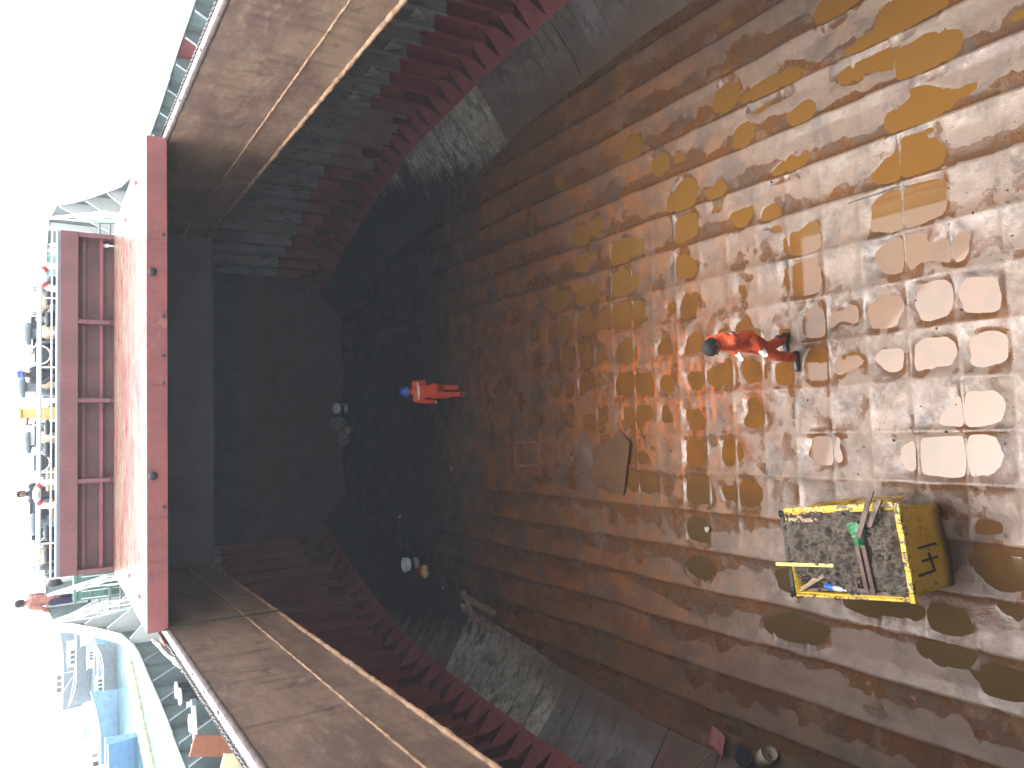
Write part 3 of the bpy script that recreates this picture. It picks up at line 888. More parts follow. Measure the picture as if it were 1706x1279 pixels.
# ------------------------------------------------------------------ hatch coaming
co = thing('hatch_coaming', 'tall rusty tan steel coaming walls framing the open hatch', 'hatch coaming')
for sgn in (1, -1):
    xi = XC + sgn * W_IN
    # inner plates, slightly wavy
    edges = [Y_H0, 2.4, 5.2, 8.1, 10.9, 13.2, Y_H2]
    for a0, a1 in zip(edges[:-1], edges[1:]):
        b = MB()
        N, K = 14, 6
        V, Fq = [], []
        for q in range(N + 1):
            yy_ = a0 + .003 + (a1 - a0 - .006) * q / N
            for r in range(K + 1):
                z = Z_LOW + .03 + (Z_TOP - .02 - Z_LOW - .03) * r / K
                V.append((xi + sgn * .012 * (fbm(yy_, z, 61, 1.2) - .5), yy_, z))
        for q in range(N):
            for r in range(K):
                s0 = q * (K + 1) + r
                Fq.append((s0, s0 + 1, s0 + K + 2, s0 + K + 1))
        b.add(V, Fq, 0, True)
        o = b.build('coaming_plate', 'coaming', co)
    # outer skin
    b = MB()
    b.box((min(xi + sgn * .03, xi + sgn * .045), Y_H0, 5.8), (max(xi + sgn * .03, xi + sgn * .045), Y_H2, Z_TOP - .03))
    b.build('outer_plate', 'deck', co)
    # weld seam and bottom half-round, ragged with rust
    for nm, zc, rad in (('weld_seam', Z_WELD, .016), ('bottom_bead', Z_LOW + .015, .034)):
        b = MB()
        pts, rs = [], []
        for y in np.arange(Y_H0, Y_H2 + .01, .09):
            pts.append((xi - sgn * .004, y, zc + random.uniform(-.004, .004)))
            rs.append(rad * random.uniform(.75, 1.2))
        b.tube(pts, rs, 7)
        b.build(nm, 'bead', co)
    # rim: rusty rounded inner bead, white flat bar, outer runway angle
    b = MB()
    pts = [(xi + sgn * .02, y, Z_TOP - .02 + random.uniform(-.003, .003)) for y in np.arange(Y_H0, Y_H2 + .01, .12)]
    b.tube(pts, [.034 * random.uniform(.85, 1.15) for _ in pts], 9)
    b.build('rim_bead', 'rim_rust', co)
    b = MB()
    b.box((min(xi + sgn * .055, xi + sgn * .16), Y_H0, Z_TOP - .03), (max(xi + sgn * .055, xi + sgn * .16), Y_H2, Z_TOP + .004))
    b.box((min(xi + sgn * .095, xi + sgn * .107), Y_H0, Z_TOP + .004), (max(xi + sgn * .095, xi + sgn * .107), Y_H2, Z_TOP + .022))
    b.build('rim_bar', 'rim_white', co)
    b = MB()
    b.box((min(xi + sgn * .16, xi + sgn * .30), Y_H0, Z_TOP - .07), (max(xi + sgn * .16, xi + sgn * .30), Y_H2, Z_TOP - .05))
    b.box((min(xi + sgn * .29, xi + sgn * .305), Y_H0, Z_TOP - .05), (max(xi + sgn * .29, xi + sgn * .305), Y_H2, Z_TOP - .01))
    b.build('runway', 'rim_rust', co)
    for y in np.arange(.5, 18.9, 1.16):      # coaming stays outside
        b = MB()
        v = [(xi + sgn * .046, y - .008, 5.81), (xi + sgn * .5, y - .008, 5.81), (xi + sgn * .29, y - .008, Z_TOP - .08), (xi + sgn * .046, y - .008, Z_TOP - .08)]
        v += [(p[0], y + .008, p[2]) for p in v]
        b.add(v, [(0, 1, 2, 3), (7, 6, 5, 4), (0, 4, 5, 1), (1, 5, 6, 2), (2, 6, 7, 3), (3, 7, 4, 0)])
        b.build('stay', 'deck', co)
for yq in (Y_H0, Y_H2):
    MB().box((XL, yq - .02, Z_LOW - .12), (XR, yq + .0, Z_TOP - .035)).build('end_plate', 'bulkhead_grey', co)
# clamp marks on the white bar
for sgn in (1, -1):
    for y in np.arange(3.2, 12.6, .82):
        b = MB()
        x = XC + sgn * (W_IN + .075 + random.uniform(0, .06))
        b.box((x - .012, y, Z_TOP + .004), (x + .012, y + random.uniform(.04, .14), Z_TOP + .016))
        b.build('rim_lug', 'rim_rust', co)

for sgn, side in ((1, 'right'), (-1, 'left')):
    b = MB()
    y = 2.2
    k = 0
    x = XC + sgn * (W_IN + .232)
    while y < 12.95:
        ax = (0, 0, 1) if k % 2 == 0 else (1, 0, 0)
        q = (x + random.uniform(-.006, .006), y, Z_TOP - .022 + random.uniform(-.004, .004))
        V0 = len(b.v)
        b.torus((0, 0, 0), .030, .011, (0, 0, 1), 10, 5)
        for i in range(V0, len(b.v)):
            p = Vector(b.v[i])
            p.y *= 1.55
            if k % 2:
                p = Vector((p.z, p.y, p.x))
            b.v[i] = (p.x + q[0], p.y + q[1], p.z + q[2])
        y += .064
        k += 1
    tag(b.build('hauling_chain', 'chain'), 'greasy hauling chain lying along the %s coaming rim' % ('starboard' if sgn > 0 else 'port, seaward'), 'chain')

# hanging wire at the port corner of the cover
b = MB()
b.tube([(XL + .02, 12.78, Z_TOP + .06), (XL + .05, 12.8, Z_TOP - .06), (XL + .05, 12.82, 6.6), (XL + .035, 12.85, 5.7), (XL + .03, 12.86, 4.1)], .011, 6)
tag(b.build('hanging_wire', 'rope_dark'), 'thin dark wire hanging down the coaming at the corner of the red cover', 'wire')

# ------------------------------------------------------------------ hatch cover (closed panel) and stowed panel
hc = thing('hatch_cover', 'closed red steel hatch cover with peeling paint on its top', 'hatch cover', (XC, Y_H1, Z_TOP))
hx = W_IN + .02
HT = .275
strip = [0, .95, 2.2, 3.9, 5.0, 5.98]
for a0, a1 in zip(strip[:-1], strip[1:]):
    b = MB()
    N, K = 40, 4
    V, Fq = [], []
    for q in range(N + 1):
        x = -hx + 2 * hx * q / N
        for r in range(K + 1):
            y = .02 + a0 + .004 + (a1 - a0 - .008) * r / K
            V.append((x, y, HT + .006 * (fbm(x, y, 71, 1.4) - .5)))
    for q in range(N):
        for r in range(K):
            s0 = q * (K + 1) + r
            Fq.append((s0, s0 + K + 1, s0 + K + 2, s0 + 1))
    b.add(V, Fq, 0, True)
    b.build('top_plate', 'hatch_top', hc)
MB().box((-hx, .03, .03), (hx, 5.98, HT - .012)).build('cover_body', 'red_dark', hc)
b = MB()
N = 60
V, Fq = [], []
for q in range(N + 1):
    x = -hx + 2 * hx * q / N
    for z in (-.012, .06, .13, .2, HT + .004):
        V.append((x, .006 * (fbm(x, z, 75, 2.2) - .5) + (0.0 if z > 0 else .0), z + .008 * (fbm(x, z * 3, 77, 1.5) - .5) * (z < 0)))
for q in range(N):
    for r in range(4):
        s0 = q * 5 + r
        Fq.append((s0, s0 + 5, s0 + 6, s0 + 1))
b.add(V, Fq, 0, True)
b.build('front_plate', 'red_front', hc)
for sx in (-1, 1):
    MB().box((sx * hx - .01, .0, 0), (sx * hx + .01, 5.98, HT)).build('side_plate', 'red_front', hc)
for x in (1.68, -1.47):
    b = MB()
    M = Matrix.Translation((x, -.02, HT - .075)) @ Matrix.Rotation(R(90), 4, 'X')
    b.lathe([(0, .05), (.045, .05), (.062, .03), (.062, -.02), (0, -.02)], M, 14)
    b.build('buffer', 'plastic_dark', hc)
for x in (2.28, .38, -.05, -1.95, 1.0):
    b = MB()
    b.box((x - .02, -.03, .02), (x + .02, .0, .06))
    b.box((x - .008, -.045, .03), (x + .008, -.03, .05))
    b.build('lug', 'rim_rust', hc)
for q in ((-3.45, 1.0), (-3.35, 2.6), (3.5, 1.5), (3.3, 3.3)):
    b = MB()
    b.lathe([(0, .03), (.03, .03), (.045, 0)], Matrix.Translation((q[0], q[1], HT + .004)), 10)
    b.build('lashing_eye', 'red_front', hc)
b = MB()
for q in range(12):
    b.box((-hx + .05 + q * .64 - .01, .6, -.03), (-hx + .05 + q * .64 + .01, 5.9, .03))
b.build('underside_rib', 'red_dark', hc)

st = thing('stowed_hatch_panel', 'red steel hatch panel standing on edge behind the cover, ribs facing aft', 'hatch panel', (XC - .06, 19.2, 7.62))
pw, ph, pd = 3.71, 1.19, .34
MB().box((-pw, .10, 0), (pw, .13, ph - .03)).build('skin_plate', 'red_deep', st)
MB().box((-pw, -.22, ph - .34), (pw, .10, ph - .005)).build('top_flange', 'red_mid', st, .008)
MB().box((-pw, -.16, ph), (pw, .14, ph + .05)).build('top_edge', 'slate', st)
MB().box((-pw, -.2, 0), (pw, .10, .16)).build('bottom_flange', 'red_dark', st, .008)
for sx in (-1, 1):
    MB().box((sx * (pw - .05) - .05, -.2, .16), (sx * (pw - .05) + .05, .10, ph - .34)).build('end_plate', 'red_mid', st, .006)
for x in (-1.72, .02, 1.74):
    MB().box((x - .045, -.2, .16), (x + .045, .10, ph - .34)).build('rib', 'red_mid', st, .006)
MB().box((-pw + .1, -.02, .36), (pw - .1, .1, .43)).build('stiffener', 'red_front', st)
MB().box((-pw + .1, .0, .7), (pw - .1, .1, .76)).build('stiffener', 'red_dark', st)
for x in (-1.72, .02, 1.74):
    MB().sphere((x, -.22, .24), .035).build('pin', 'red_front', st)


# ------------------------------------------------------------------ bulwarks, forecastle, sea
_rail = [(-4, 7.55, 6.74), (4, 7.55, 6.72), (17, 7.52, 6.67), (20, 7.21, 6.72), (22, 6.95, 6.8), (23, 6.57, 6.92), (24, 6.38, 7.2), (25, 6.35, 7.7), (26.5, 6.43, 8.3), (27.3, 6.45, 8.92), (29, 5.7, 8.97), (31, 4.6, 9.0), (33, 3.4, 9.0), (35, 2.0, 9.02), (36.6, .5, 9.05)]
_ry = [p[0] for p in _rail]
def rail_w(y): return float(np.interp(y, _ry, [p[1] for p in _rail]))
def rail_z(y): return float(np.interp(y, _ry, [p[2] for p in _rail]))
for sgn, side in ((1, 'starboard'), (-1, 'port')):
    bw = thing('bulwark', 'grey steel %s bulwark with stays and a broad white cap rail' % ('starboard' if sgn > 0 else 'port, harbour side'), 'bulwark')
    yq = [-2.0 + 1.16 * k for k in range(34)]
    yq = [y for y in yq if y < 36.6]
    for i, (a0, a1) in enumerate(zip(yq[:-1], yq[1:])):
        x0, x1 = XC + sgn * rail_w(a0), XC + sgn * rail_w(a1)
        xb0, xb1 = XC + sgn * min(deck_hw(a0), rail_w(a0) + .05), XC + sgn * min(deck_hw(a1), rail_w(a1) + .05)
        b = MB()
        t = sgn * .014
        b.hexa([(xb0, a0, 5.79), (xb0 + t, a0, 5.79), (xb1 + t, a1, 5.79), (xb1, a1, 5.79), (x0, a0, rail_z(a0)), (x0 + t, a0, rail_z(a0)), (x1 + t, a1, rail_z(a1)), (x1, a1, rail_z(a1))])
        mm = 'bulwark'
        if sgn > 0 and i == 16: mm = 'red'
        b.build('bulwark_plate', mm, bw)
        if a0 > 8:
            z1 = rail_z(a0) - .02
            sd = .62 if a0 < 22.5 else 1.5
            b = MB()
            v = [(xb0 - sgn * .02, a0 - .007, 5.81), (xb0 - sgn * sd, a0 - .007, 5.81), (x0 - sgn * .16, a0 - .007, z1), (x0 - sgn * .012, a0 - .007, z1)]
            v += [(p[0], p[1] + .014, p[2]) for p in v]
            b.add(v, [(0, 1, 2, 3), (7, 6, 5, 4), (0, 4, 5, 1), (1, 5, 6, 2), (2, 6, 7, 3), (3, 7, 4, 0)])
            v = [(xb0 - sgn * sd, a0 - .045, 5.81), (xb0 - sgn * sd, a0 + .045, 5.81), (x0 - sgn * .16, a0 + .045, z1), (x0 - sgn * .16, a0 - .045, z1)]
            v += [(p[0] - sgn * .012, p[1], p[2] + .004) for p in v]
            b.add(v, [(0, 1, 2, 3), (7, 6, 5, 4), (0, 4, 5, 1), (1, 5, 6, 2), (2, 6, 7, 3), (3, 7, 4, 0)])
            b.build('stay', 'white' if a0 > 22.5 else 'bulwark', bw)
    b = MB()
    fin = np.arange(-4, 36.7, .4)
    for a0, a1 in zip(fin[:-1], fin[1:]):
        x0, x1, z0, z1 = XC + sgn * rail_w(a0), XC + sgn * rail_w(a1), rail_z(a0), rail_z(a1)
        w = .085 if a0 < 18 else .13
        b.hexa([(x0 - w, a0, z0), (x0 + w, a0, z0), (x1 + w, a1, z1), (x1 - w, a1, z1), (x0 - w, a0, z0 + .05), (x0 + w, a0, z0 + .05), (x1 + w, a1, z1 + .05), (x1 - w, a1, z1 + .05)])
    b.build('cap_rail', 'white', bw)

fc = struct('forecastle_deck', 'raised foredeck of the ship beyond the hatch')
b = MB()
yq = [23.0, 24, 26, 27.3, 29, 31, 33, 35, 36.4]
for a0, a1 in zip(yq[:-1], yq[1:]):
    h0, h1 = min(4.2, rail_w(a0) - .03), min(4.2, rail_w(a1) - .03)
    b.hexa([(XC - h0, a0, 7.9), (XC + h0, a0, 7.9), (XC + h1, a1, 7.9), (XC - h1, a1, 7.9), (XC - h0, a0, 7.98), (XC + h0, a0, 7.98), (XC + h1, a1, 7.98), (XC - h1, a1, 7.98)])
b.build('deck_plate', 'deck', fc)
b = MB().box((XC - 4.18, 23.02, 5.8), (XC + 4.18, 23.1, 7.9))
b.build('break_wall', 'bulwark', fc)

# forecastle railing above the stowed panel
rl = thing('forecastle_railing', 'white three-bar railing along the aft edge of the foredeck', 'railing', (XC, 23.05, 7.98))
for z, r in ((1.2, .055), (.93, .022), (.82, .022)):
    MB().tube([(-4.4, 0, z), (4.6, 0, z)], r, 8).build('rail_bar', 'white', rl)
for k in range(11):
    x = -4.4 + .9 * k
    MB().tube([(x, 0, 0), (x, 0, 1.2)], .024, 6).build('stanchion', 'white', rl)

# life rings
def life_ring(x, y, z, label):
    t = thing('life_ring', label, 'life ring', (x, y, z), 0, 'life rings on the foredeck railing')
    MB().torus((0, 0, 0), .30, .075, (0, 1, 0), 24, 9).build('ring', 'white', t)
    for k in range(4):
        a = R(45 + 90 * k)
        b = MB()
        b.tube([(.30 * math.cos(a + d), 0, .30 * math.sin(a + d)) for d in (-.16, 0, .16)], .082, 9)
        b.build('band', 'red_bright', t)
life_ring(4.2, 22.94, 8.86, 'white life ring with red bands on the railing near the starboard stair')
life_ring(-1.36, 22.94, 8.94, 'white life ring with red bands on the railing below the standing crewman')

# stairs up to the forecastle
for sgn, pts in ((1, ((4.3, 5.05), (5.05, 5.75))), (-1, ((-3.0, -3.9), (-3.55, -4.6)))):
    t = thing('stairway', 'white-railed steel stair rising to the foredeck, %s side' % ('starboard' if sgn > 0 else 'port'), 'stairs', (0, 0, 0), 0, 'stairs up to the foredeck')
    (n0, f0), (n1, f1) = pts
    for (n_, f_) in pts:
        MB().tube([(n_, 19.1, 7.9), (f_, 22.9, 8.95)], .042, 8).build('handrail', 'white', t)
        MB().tube([(n_, 19.1, 7.55), (f_, 22.9, 8.45)], .026, 8).build('handrail', 'white', t)
        for k in range(4):
            q = k / 3
            x = n_ + (f_ - n_) * q
            y = 19.1 + 3.8 * q
            MB().tube([(x, y, 5.8 + 2.1 * q), (x, y, 7.9 + 1.05 * q)], .022, 6).build('post', 'white', t)
        MB().bar((n_, 19.1, 6.0), (f_, 22.9, 7.9), .03, .2).build('stringer', 'green', t)
    for k in range(9):
        q = (k + .5) / 9
        xa, xb = n0 + (f0 - n0) * q, n1 + (f1 - n1) * q
        y = 19.1 + 3.8 * q
        MB().box((min(xa, xb) + .02, y - .12, 5.98 + 1.95 * q), (max(xa, xb) - .02, y + .12, 6.02 + 1.95 * q)).build('tread', 'deck', t)

# green vent houses beside the stairs
for x, lab in ((4.75, 'starboard'), (-3.65, 'port')):
    t = thing('vent_house', 'sea-green louvred vent house behind the %s stair' % lab, 'vent', (x, 22.4, 5.8))
    MB().box((-.42, .1, 0), (.42, .55, 2.55)).build('housing', 'green', t)
    MB().box((-.45, .05, 2.55), (.45, .6, 2.62)).build('roof', 'green', t)
    for k in range(7):
        MB().bar((-.36, .07, .5 + .29 * k), (.36, .07, .5 + .29 * k), .05, .03).build('louvre', 'bulwark', t)
    for k in range(5):
        MB().box((-.36 + .18 * k - .012, .02, .3), (-.36 + .18 * k + .012, .05, 2.45)).build('cage_bar', 'white', t)

# machinery on the foredeck
def windlass(x, y, label, sc=1.25, name='anchor_windlass', cat='windlass'):
    t = thing(name, label, cat, (x, y, 7.98))
    t.scale = (sc, sc, sc)
    MB().box((-1.0, -.35, 0), (1.0, .35, .16)).build('bed', 'dark', t)
    for sx in (-1, 1):
        b = MB().lathe([(.0, -.3), (.42, -.3), (.42, -.24), (.2, -.2), (.2, .2), (.42, .24), (.42, .3), (0, .3)], Matrix.Translation((sx * .55, 0, .62)) @ Matrix.Rotation(R(90), 4, 'Y'), 18)
        b.build('drum', 'dark', t)
        b = MB().lathe([(0, -.18), (.205, -.18), (.33, -.1), (.33, .1), (.205, .18), (0, .18)], Matrix.Translation((sx * .55, 0, .62)) @ Matrix.Rotation(R(90), 4, 'Y'), 16)
        b.build('rope_turns', 'rope', t)
        b = MB().lathe([(0, -.15), (.13, -.15), (.2, -.12), (.12, 0), (.2, .13), (0, .14)], Matrix.Translation((sx * 1.12, 0, .62)) @ Matrix.Rotation(R(90), 4, 'Y'), 14)
        b.build('warping_head', 'dark', t)
    MB().box((-.2, -.3, .16), (.2, .32, 1.05)).build('gearbox', 'dark', t, .02)
    MB().torus((0, -.36, .95), .2, .018, (0, 1, 0), 18, 6).build('hand_wheel', 'white', t)
windlass(2.3, 24.6, 'dark anchor windlass with rope drums, right of the yellow post')
windlass(-.6, 24.9, 'dark anchor windlass with tan rope turns beside the standing crewman')

windlass(3.3, 26.2, 'dark mooring winch behind the starboard bollard, its drum above the railing', 1.35, 'mooring_winch', 'winch')
windlass(-2.6, 26.4, 'dark mooring winch behind the port bollard on the foredeck', 1.3, 'mooring_winch', 'winch')
for i, (x, y, w_, h_) in enumerate(((2.75, 25.4, .5, 1.45), (.2, 25.2, .6, 1.4), (-1.9, 25.6, .5, 1.5))):
    t = thing('deck_locker', ['slate deck locker with a sloping lid nearest the starboard windlass', 'slate deck locker with a sloping lid just left of the yellow post', 'slate deck locker with a sloping lid near the port winch'][i], 'locker', (x, y, 7.98), 0, 'lockers on the foredeck')
    MB().box((-w_ / 2, -.3, .08), (w_ / 2, .3, h_ - .15)).build('cabinet', 'slate', t, .01)
    MB().hexa([(-w_ / 2 - .03, -.34, h_ - .15), (w_ / 2 + .03, -.34, h_ - .15), (w_ / 2 + .03, .34, h_ - .15), (-w_ / 2 - .03, .34, h_ - .15), (-w_ / 2 - .03, -.34, h_ - .1), (w_ / 2 + .03, -.34, h_ - .1), (w_ / 2 + .03, .34, h_), (-w_ / 2 - .03, .34, h_)]).build('lid', 'dark', t)
    MB().box((-w_ / 2 + .05, -.315, .2), (w_ / 2 - .05, -.3, h_ - .3)).build('door', 'dark', t)

def bollard(x, y, label):
    t = thing('mooring_bollard', label, 'bollard', (x, y, 7.98), 0, 'bollards on the foredeck')
    MB().box((-.55, -.2, 0), (.55, .2, .06)).build('base', 'dark', t)
    for sx in (-.3, .3):
        MB().lathe([(.15, .06), (.15, .95), (.2, .97), (.2, 1.05), (0, 1.1)], Matrix.Translation((sx, 0, 0)), 14).build('post', 'dark', t)
bollard(3.55, 24.1, 'dark twin bollard nearest the starboard stair on the foredeck')
bollard(.05, 24.0, 'dark twin bollard just left of the yellow post')
bollard(-2.75, 24.0, 'dark twin bollard nearest the port stair on the foredeck')

def mushroom(x, y, h, label, m='slate'):
    t = thing('mushroom_vent', label, 'vent', (x, y, 7.98), 0, 'mushroom vents on the foredeck')
    MB().lathe([(.14, 0), (.14, h - .2)], None, 14).build('pipe', m, t)
    MB().lathe([(.1, h - .24), (.3, h - .22), (.32, h - .12), (.22, h - .02), (0, h)], None, 16).build('cap', m, t)
mushroom(2.95, 24.9, 1.62, 'tall slate mushroom vent behind the starboard windlass')
mushroom(1.5, 25.3, 1.75, 'tallest slate mushroom vent just right of the yellow post')
mushroom(-2.3, 25.2, 1.45, 'short slate mushroom vent between crewman and port stair')
mushroom(-.05, 25.9, 1.6, 'slate mushroom vent standing left of the yellow post')

t = thing('yellow_post', 'pale yellow square steel post with a cap, rising above the foredeck railing', 'post', (.72, 24.2, 7.98))
MB().box((-.16, -.16, 0), (.16, .16, 1.25)).build('lower_post', 'yellow', t, .01)
MB().box((-.12, -.12, 1.25), (.12, .12, 1.6)).build('upper_post', 'yellow', t, .01)
MB().box((-.2, -.2, 1.6), (.2, .2, 1.66)).build('cap', 'yellow', t)
MB().tube([(-.12, -.1, 1.45), (-.3, -.12, 1.48), (-.3, -.12, 1.36)], .03, 7).build('hook', 'dark_red', t)

t = thing('green_drum', 'sea-green steel drum standing on the foredeck by the starboard stair', 'drum', (4.75, 24.1, 7.98))
MB().lathe([(0, 0), (.3, 0), (.3, .3), (.315, .32), (.3, .34), (.3, .64), (.315, .66), (.3, .68), (.3, 1.02), (0, 1.02)], None, 18).build('drum_body', 'green', t)
MB().lathe([(.3, 1.02), (.31, 1.05), (.0, 1.03)], None, 18).build('lid', 'green', t)

def coil(x, y, z, label, n=5, m='rope'):
    b = MB()
    for k in range(n):
        b.torus((x + random.uniform(-.02, .02), y, z + .05 + .085 * k), .26 + random.uniform(-.02, .02), .05, (0, 0, 1), 20, 7)
    tag(b.build('rope_coil', m), label, 'rope coil', 'rope coils on the foredeck')
coil(-1.05, 24.0, 7.98, 'tan rope coil on the foredeck to the right of the standing crewman', 12)
coil(-1.9, 24.1, 7.98, 'tan rope coil on the foredeck to the left of the standing crewman', 11)
# things on the side decks
for k, (x, y) in enumerate(((-5.05, 16.9), (-5.05, 16.45))):
    t = thing('deck_pipe', ['dark pipe with white end ring standing by the port coaming, forward of its twin', 'dark pipe with white end ring standing by the port coaming, the nearer of two'][k], 'pipe', (x, y, 5.8), 0, 'pipes with white ends on the port deck')
    MB().lathe([(.13, 0), (.13, 1.02)], None, 16).build('pipe', 'dark', t)
    MB().torus((0, 0, 1.02), .14, .025, (0, 0, 1), 18, 6).build('end_ring', 'white', t)
t = thing('red_drum', 'small bright red drum on the port deck by the corner of the hatch cover', 'drum', (-4.1, 18.0, 6.55))
MB().tube([(-.28, 0, .22), (.28, 0, .22)], .22, 16).build('drum_body', 'red_bright', t)
MB().box((-.25, -.2, -.75), (.25, .2, 0)).build('stand', 'bulwark', t)
b = MB()
P = []
for i in range(7):
    for j in range(5):
        P.append((-3.14 - .09 * i - .03 * j, 13.0 + .24 * j - .05 * i, 7.60 - .075 * i + .05 * random.random() + .05 * math.sin(i * 1.3 + j)))
b.add(P, [(i * 5 + j, i * 5 + j + 1, i * 5 + j + 6, i * 5 + j + 5) for i in range(6) for j in range(4)], 0, True)
o = tag(b.build('white_tarpaulin', 'plastic_white'), 'crumpled white sheet hung over the port rim by the cover corner', 'sheet')
o.modifiers.new('thickness', 'SOLIDIFY').thickness = .01
t = thing('steel_trestle', 'grey H-shaped steel frame lying on the port deck between bulwark stays', 'frame', (-5.55, 16.3, 5.82), R(20))
MB().box((-.5, -.35, .72), (-.38, .35, .8)).build('side_bar', 'bulwark', t)
MB().box((.3, -.35, .76), (.42, .35, .84)).build('side_bar', 'bulwark', t)
MB().box((-.38, -.06, .73), (.3, .06, .80)).build('cross_bar', 'white', t)
for sx in (-.44, .36):
    MB().box((sx - .04, -.05, 0), (sx + .04, .05, .74)).build('foot', 'bulwark', t)
MB().torus((0, .12, .82), .16, .02, (0, 0, 1), 16, 6).build('ring', 'white', t)
tag(MB().bar((-5.45, 14.1, 5.82), (-5.12, 13.95, 7.0), .34, .04, up=(0, 1, 0)).build('red_brown_plank', 'wood_red'), 'red-brown plank standing upright on the port deck beside the chain', 'plank')
tag(MB().bar((-5.25, 12.5, 5.82), (-4.98, 12.35, 6.86), .46, .05, up=(0, 1, 0)).build('cream_board', 'boom'), 'cream coloured board leaning by the port chain at the photo edge', 'board')
for i, y in enumerate((18.3, 17.2)):
    b = MB().torus((6.1, y, 6.35), .3, .11, (.3, -.6, 1), 20, 9)
    tag(b.build('rubber_tyre', 'plastic_dark'), ['black rubber tyre on the starboard deck closest to the red cover', 'black rubber tyre on the starboard deck, second from the red cover'][i], 'tyre', 'tyres on the starboard deck')

# sea, with the ship's own footprint left out
b = MB()
ysea = [-12, -4, 4, 12, 17, 20, 22, 24, 27.3, 31, 35, 37]
for sgn in (1, -1):
    for a0, a1 in zip(ysea[:-1], ysea[1:]):
        h0, h1 = deck_hw(a0) * .985, deck_hw(a1) * .985
        xs_ = [XC + sgn * h0, XC + sgn * (h0 + 30), XC + sgn * 4000]
        b.add([(XC + sgn * h0, a0, 1.5), (XC + sgn * 4000, a0, 1.5), (XC + sgn * 4000, a1, 1.5), (XC + sgn * h1, a1, 1.5)], [(0, 1, 2, 3)])
b.add([(-4000, 37, 1.5), (4000, 37, 1.5), (4000, 5000, 1.5), (-4000, 5000, 1.5)], [(0, 1, 2, 3)])
b.add([(-4000, -3000, 1.5), (4000, -3000, 1.5), (4000, -12, 1.5), (-4000, -12, 1.5)], [(0, 1, 2, 3)])
tag(b.build('sea', 'sea'), 'pale turquoise harbour water', kind='structure')

def boat(x, y, rz, L, B, H, hull_m, label, cabin=True, cab_m='white', mast=True, cat='boat', group=None, deck_m='deck'):
    t = thing('harbour_boat', label, cat, (x, y, 1.5), rz, group)
    b = MB()
    N, K = 12, 5
    V, Fq = [], []
    for i in range(N + 1):
        u = i / N
        xx = -L / 2 + L * u
        ww = B / 2 * (min(1, .72 + u * 1.2) if u < .35 else 1) * (1 - max(0, (u - .55) / .45) ** 2.2 * .97)
        sh = H * (1 + .55 * max(0, (u - .5) / .5) ** 2 + .1 * (1 - u))
        for j in range(-K, K + 1):
            q = abs(j) / K
            V.append((xx + .12 * L * max(0, u - .7) * q, (1 if j > 0 else -1) * ww * (q ** .45), -.4 + (sh + .4) * q ** 1.6))
    S = 2 * K + 1
    for i in range(N):
        for j in range(S - 1):
            s0 = i * S + j
            Fq.append((s0, s0 + 1, s0 + S + 1, s0 + S))
    Fq.append(tuple(range(S)))
    b.add(V, Fq, 0, False)
    b.build('hull', hull_m, t)
    b = MB()
    Vd, Fd = [], []
    for i in range(N + 1):
        a, c = V[i * S], V[i * S + S - 1]
        Vd += [(a[0], a[1] * .97, a[2] - .15 * H), (c[0], c[1] * .97, c[2] - .15 * H)]
    for i in range(N):
        Fd.append((2 * i, 2 * i + 2, 2 * i + 3, 2 * i + 1))
    b.add(Vd, Fd)
    b.build('deck', deck_m, t)
    b = MB()
    for e in (0, S - 1):
        b.tube([V[i * S + e] for i in range(N + 1)], .05 * B / 3, 6)
    b.build('gunwale', 'white', t)
    if cabin:
        cx, cl, ch = -L * .2, L * .26, H * .9
        MB().box((cx - cl / 2, -B * .3, H * .75), (cx + cl / 2, B * .3, H * .75 + ch)).build('cabin', cab_m, t, .04)
        MB().box((cx - cl * .56, -B * .34, H * .75 + ch), (cx + cl * .58, B * .34, H * .75 + ch + .08)).build('roof', cab_m, t)
        for s_ in (-1, 1):
            for k in range(3):
                xx = cx - cl * .36 + cl * .26 * k
                MB().box((xx, s_ * B * .3 - .015, H * .75 + ch * .45), (xx + cl * .18, s_ * B * .3 + .015, H * .75 + ch * .8)).build('window', 'glass', t)
        for k in range(2):
            MB().box((cx + cl / 2 - .01, -B * .24 + k * B * .26, H * .75 + ch * .45), (cx + cl / 2 + .02, -B * .24 + k * B * .26 + B * .2, H * .75 + ch * .8)).build('window', 'glass', t)
    if mast:
        MB().tube([(L * .05, 0, H * .6), (L * .05, 0, H * 3.2)], [.07, .035], 7).build('mast', 'white', t)
        MB().tube([(L * .05, 0, H * 1.0), (L * .33, 0, H * 2.0)], .03, 6).build('boom', 'white', t)
    return t
boat(-33.6, 79.0, R(186), 13, 4.0, 2.1, 'blue_hull', 'bright blue fishing boat lying nearest to the yellowed float line')
boat(-33.5, 97.0, R(10), 11, 3.4, 1.7, 'blue_pale', 'pale blue fishing boat behind the bright blue one', deck_m='blue_pale')
boat(-50, 128, R(-10), 15, 4.4, 2.2, 'white', 'white cabin boat among the far moorings, left of the pale blue boat')
boat(-38, 150, R(165), 13, 4.2, 2.0, 'slate', 'slate hulled boat moored beyond the pale blue boat')
boat(-62, 168, R(15), 16, 4.6, 2.6, 'white', 'white cabin boat with a tall mast near the photo edge')
boat(-47, 190, R(5), 18, 5, 2.8, 'slate', 'slate hulled boat farthest out in the mist')
for k in range(5):
    x, y = -26.6 - .6 * k, 100 + 8.5 * k
    boat(x, y, R(30 + 9 * k), 6.5, 2.6, 1.25, ['slate', 'blue_pale', 'slate', 'bulwark', 'blue_pale'][k],
         'moored barge, %s in the row beyond the port rail' % ['nearest', 'second', 'third', 'fourth', 'farthest'][k], cabin=k % 2 == 0, mast=False, cat='barge', group='barges moored in a row')
t = thing('float_line', 'yellowed foam float line on the water beside the ship', 'float line')
